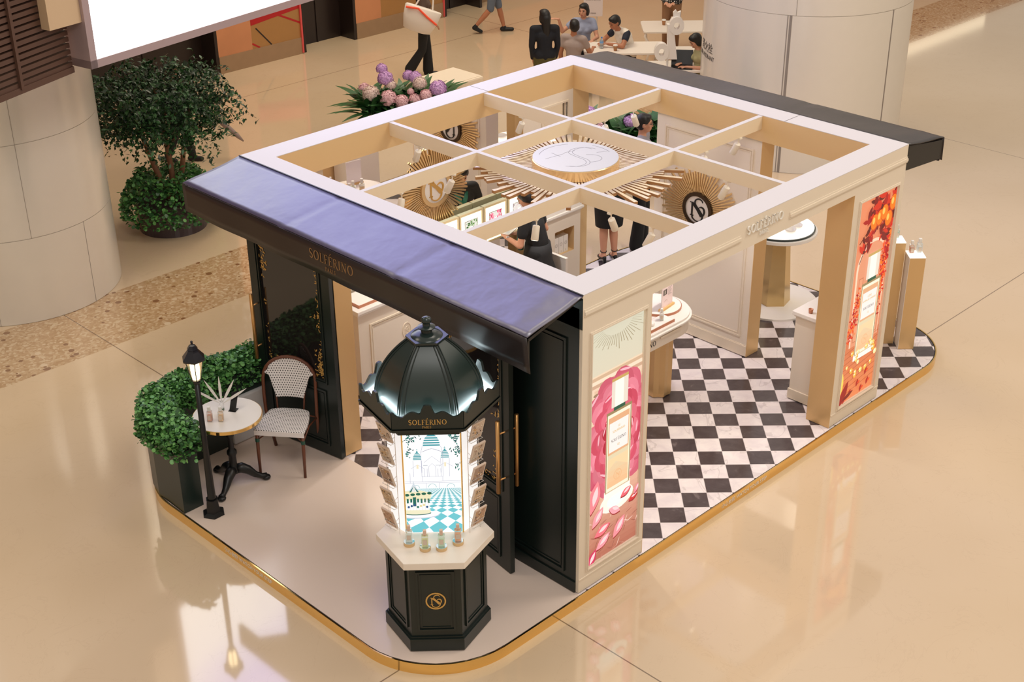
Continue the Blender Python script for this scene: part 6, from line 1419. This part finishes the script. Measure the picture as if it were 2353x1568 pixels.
# shop assistant at the counter, facing the mirror
t, V, hl = person('shop assistant in black top and green scarf bending over the counter, tablet in hand', (3.12, 3.47, 0), radians(112), dict(chest=(.06, 0, 1.27), neck=(.08, 0, 1.44), head=(.13, 0, 1.57), ls=(.08, .17, 1.38), rs=(.08, -.17, 1.38), le=(.10, .25, 1.12), re=(.02, -.27, 1.13), lw=(.30, .14, 1.14), rw=(.27, -.10, 1.10)), (20, 20, 24), .55, (30, 30, 34), skirt=2, hair='bun', female=True, head_pitch=.5, head_yaw=.15, height=1.71, hands=dict(l=((.7, -.7, .1), (0, 0, 1)), r=((.8, .6, .05), (0, 0, 1))))
s = MB(); s.smooth = True; s.tube([(.08, .085, 1.39), (.175, .04, 1.30), (.19, .02, 1.24)], [.024, .03, .03], 10); s.tube([(.08, -.085, 1.39), (.175, -.03, 1.30), (.19, .0, 1.24)], [.024, .03, .03], 10); s.tube([(.0, .05, 1.43), (.06, .09, 1.41)], .024, 8); s.tube([(.0, .05, 1.43), (-.01, -.05, 1.43), (.06, -.09, 1.41)], .024, 8); s.tube([(.19, .01, 1.24), (.20, .02, 1.08), (.185, .025, .98)], [.03, .035, .03], 10); s.build('green_scarf', mat('scarf_green', (24, 96, 82), .6), t)
w = MB(); w.tube([Vector(V['lw']) + Vector((-.03, .02, 0)) + Vector((.02 * cos(a), .03 * sin(a) * .6, .03 * sin(a))) for a in [radians(40 * i) for i in range(9)]], .007, 6, True); w.build('wrist_watch', mat('steel', (200, 200, 204), .25, .9), t)
tb = thing('tablet', 'white tablet held flat in both hands of the shop assistant', 'tablet', (3.0, 3.82, 1.165), radians(20)); b = MB(); b.prism(rrect(-.13, .13, -.09, .09, .012, 4), 0, .010); b.build('tablet_shell', WHITE, tb); b = MB(); b.box(-.12, .12, -.078, .078, .010, .0108); b.build('tablet_screen', mat('tablet_screen', (206, 210, 214), .15), tb)
# two visitors outside the back corner
person('person in a black skirt and strappy black heels outside the back corner', (5.09, 4.17, 0), radians(60), dict(lk=(.02, .065, .50), rk=(.02, -.065, .50), la=(-.02, .075, .13), ra=(-.02, -.075, .13), lt=(.12, .08, .034), rt=(.12, -.08, .034), lh=(0, .075, .92), rh=(0, -.075, .92)), (18, 18, 20), .5, (16, 16, 19), skirt=1, hair='long', female=True, heels=True, height=1.58, shoes=(14, 14, 15))
person('man in grey henley shirt, glasses and black trousers outside the back corner', (5.62, 4.14, 0), radians(-62), dict(lk=(.03, .13, .50), rk=(.03, -.11, .50), la=(0, .17, .085), ra=(0, -.13, .085), lt=(.15, .20, .03), rt=(.14, -.16, .03)), (146, 142, 150), .5, (14, 15, 19), hair='short', flare=1.5, glasses=True, head_yaw=.25, height=1.76, shoes=(206, 200, 198))
# walkers
t, V, hl = person('walker in black flared trousers carrying a large white tote bag', (8.87, 11.75, F0), radians(-38), dict(lk=(.06, .08, .50), la=(.06, .08, .085), lt=(.20, .08, .03), rk=(-.04, -.08, .50), ra=(-.26, -.08, .16), rt=(-.20, -.08, .05), rw=(.16, -.24, 1.0)), (96, 78, 68), .5, (14, 14, 16), hair='long', female=True, skin=SKIN2, flare=1.6)
tb = thing('tote_bag', 'large white tote bag with an orange-red stripe on the shoulder of the walker', 'bag', wloc(t, (-.14, -.33, .90)), t.rotation_euler[2]); tb.rotation_euler[1] = radians(20); b = MB(); b.smooth = True
b.loft([[(rx * cos(a) , .09 * q * sin(a), z) for a in [2 * pi * i / 20 for i in range(20)]] for z, rx, q in ((0, .16, .7), (.02, .24, 1), (.22, .30, 1.1), (.40, .32, .8), (.42, .30, .6))]); b.build('bag_body', mat('tote_white', (232, 222, 212), .7, bump=.3, bscale=8), tb)
b = MB(); b.tube([(-.30, -.06, .36), (-.1, -.10, .40), (.1, -.10, .30), (.28, -.07, .22)], .018, 8); b.build('orange_stripe', mat('neon_orange', (250, 88, 52), .5), tb); b = MB(); b.tube([(-.15, 0, .40), (-.06, .08, .72), (.0, .1, .78), (.08, .08, .72), (.16, 0, .40)], .014, 8); b.build('strap', mat('tote_white', (232, 222, 212), .7), tb)
person('walker with bare calves, denim shorts and black sneakers at the top edge', (11.72, 12.95, F0), radians(-42), dict(lk=(.10, .08, .50), la=(.20, .08, .085), lt=(.35, .08, .03), rk=(-.06, -.08, .48), ra=(-.34, -.08, .16), rt=(-.26, -.08, .04)), (200, 196, 190), .5, (98, 108, 124), shorts=True, hair='short', skin=SKIN2)
t, V, hl = person('person in black walking behind the potted tree with an umbrella', (3.55, 11.2, F0), radians(-50), dict(lk=(.10, .08, .50), la=(.16, .08, .085), lt=(.3, .08, .03), rk=(-.04, -.08, .5), ra=(-.2, -.08, .12), rt=(-.1, -.08, .04), lw=(.22, .26, .86)), (20, 20, 22), .5, (16, 16, 18), hair='bob', female=True, fuse=.013, height=1.5)
tb = thing('umbrella', 'closed grey umbrella slanting down from the hand of the person behind the tree', 'umbrella', wloc(t, (.26, .26, .84)), radians(-50)); b = MB(); b.smooth = True; b.tube([(0, 0, 0), (.32, 0, -.3)], .008, 8); b.build('shaft', mat('steel', (200, 200, 204), .25, .9), tb); b = MB(); b.smooth = True; b.tube([(.27, 0, -.25), (.33, 0, -.31), (.55, 0, -.52), (.62, 0, -.59)], [.02, .045, .032, .01], 10); b.build('folded_canopy', mat('umbrella_grey', (150, 130, 122), .6), tb)
# cafe guests
def stool(loc, h, label):
    t = thing('stool', label, 'stool', (*loc, F0)); b = MB(); b.cyl((0, 0), .16, h - .03, h, 24); b.build('seat', CAFE, t)
    for k in range(3):
        a = radians(120 * k + 20); l = MB(); l.tube([(.08 * cos(a), .08 * sin(a), h - .03), (.17 * cos(a), .17 * sin(a), 0)], .012, 8); l.build('leg', CAFE, t)
def seated(label, loc, yaw, P, lbl2, **kw):
    stool((loc[0] - .02 * cos(yaw), loc[1] - .02 * sin(yaw)), .41, lbl2); return person(label, (*loc, F0), yaw, P, seated=True, **kw)
person('person with long black hair in a navy top and olive trousers, seen from behind', (8.95, 8.95, F0), radians(52), dict(le=(-.02, .215, 1.13), re=(-.02, -.215, 1.13), lw=(.05, .19, .9), rw=(.05, -.19, .9), ls=(0, .19, 1.4), rs=(0, -.19, 1.4)), (16, 18, 28), .4, (84, 76, 34), hair='long', female=True, long_sleeve=True, height=1.64, head_yaw=.3)
seated('man in a taupe T-shirt seen from behind at the nearest cafe table', (9.85, 9.15), radians(20), dict(rw=(.36, -.2, .74), re=(.10, -.26, .72)), 'white stool under the man in the taupe T-shirt', shirt=(168, 150, 144), trousers=(60, 56, 60), skin=SKIN2, head_yaw=.6)
seated('woman with short brown hair in a blue-grey T-shirt pointing left', (10.75, 9.75), radians(-140), dict(rw=(.12, -.42, 1.04), re=(.08, -.36, .82), lw=(.34, .16, .74), le=(.12, .24, .74)), 'white stool under the pointing woman', shirt=(150, 158, 184), trousers=(90, 90, 100), hair='bob', female=True, skin=SKIN, head_yaw=-.35, hands=dict(r=((.1, -1, .15), (0, 0, -1))), curl=.3)
seated('man in a white polo with navy sleeves leaning on the nearest cafe table', (10.93, 8.90), radians(165), dict(chest=(.10, 0, .86), neck=(.20, 0, .99), head=(.28, 0, 1.11), ls=(.14, .17, .95), rs=(.14, -.17, .95), le=(.30, .28, .78), re=(.30, -.28, .76), lw=(.46, .08, .80), rw=(.50, -.06, .79)), 'white stool under the man in the white polo', shirt=(236, 226, 214), sleeve_col=(34, 38, 54), trousers=(28, 28, 34), skin=SKIN2, head_pitch=.35)
seated('woman in an olive green T-shirt typing on the laptop', (10.80, 7.20), radians(150), dict(chest=(.06, 0, .86), neck=(.10, 0, 1.0), head=(.15, 0, 1.12), le=(.10, .24, .74), re=(.10, -.24, .74), lw=(.34, .12, .75), rw=(.34, -.10, .75)), 'white stool under the woman at the laptop', shirt=(176, 168, 124), trousers=(24, 22, 24), hair='bob', female=True, head_pitch=.5)
t, V, hl = person('person in a black and white polka dot blouse standing behind the farther cafe table', (13.1, 9.72, F0), radians(-150), dict(lw=(.28, .08, 1.0), rw=(.28, -.08, 1.0), le=(.02, .26, 1.08), re=(.02, -.26, 1.08)), (22, 20, 22), .5, (146, 108, 78), hair='long', female=True, long_sleeve=True, height=1.6)
dm = mat('polka_dot_blouse', (22, 20, 22), .7); nt, bb = nodes(dm); g = nt.nodes.new('ShaderNodeTexCoord'); vo = nt.nodes.new('ShaderNodeTexVoronoi'); vo.inputs['Scale'].default_value = 26; vo.inputs['Randomness'].default_value = .25; nt.links.new(g.outputs['Object'], vo.inputs['Vector']); nt.links.new(mixc(nt, mth(nt, 'LESS_THAN', vo.outputs['Distance'], .30), lin((24, 22, 24)), lin((236, 228, 220))), bb.inputs['Base Color'])
for c in [c for c in bpy.data.objects if c.parent == t and c.name.startswith('shirt')]: c.data.materials.clear(); c.data.materials.append(dm)
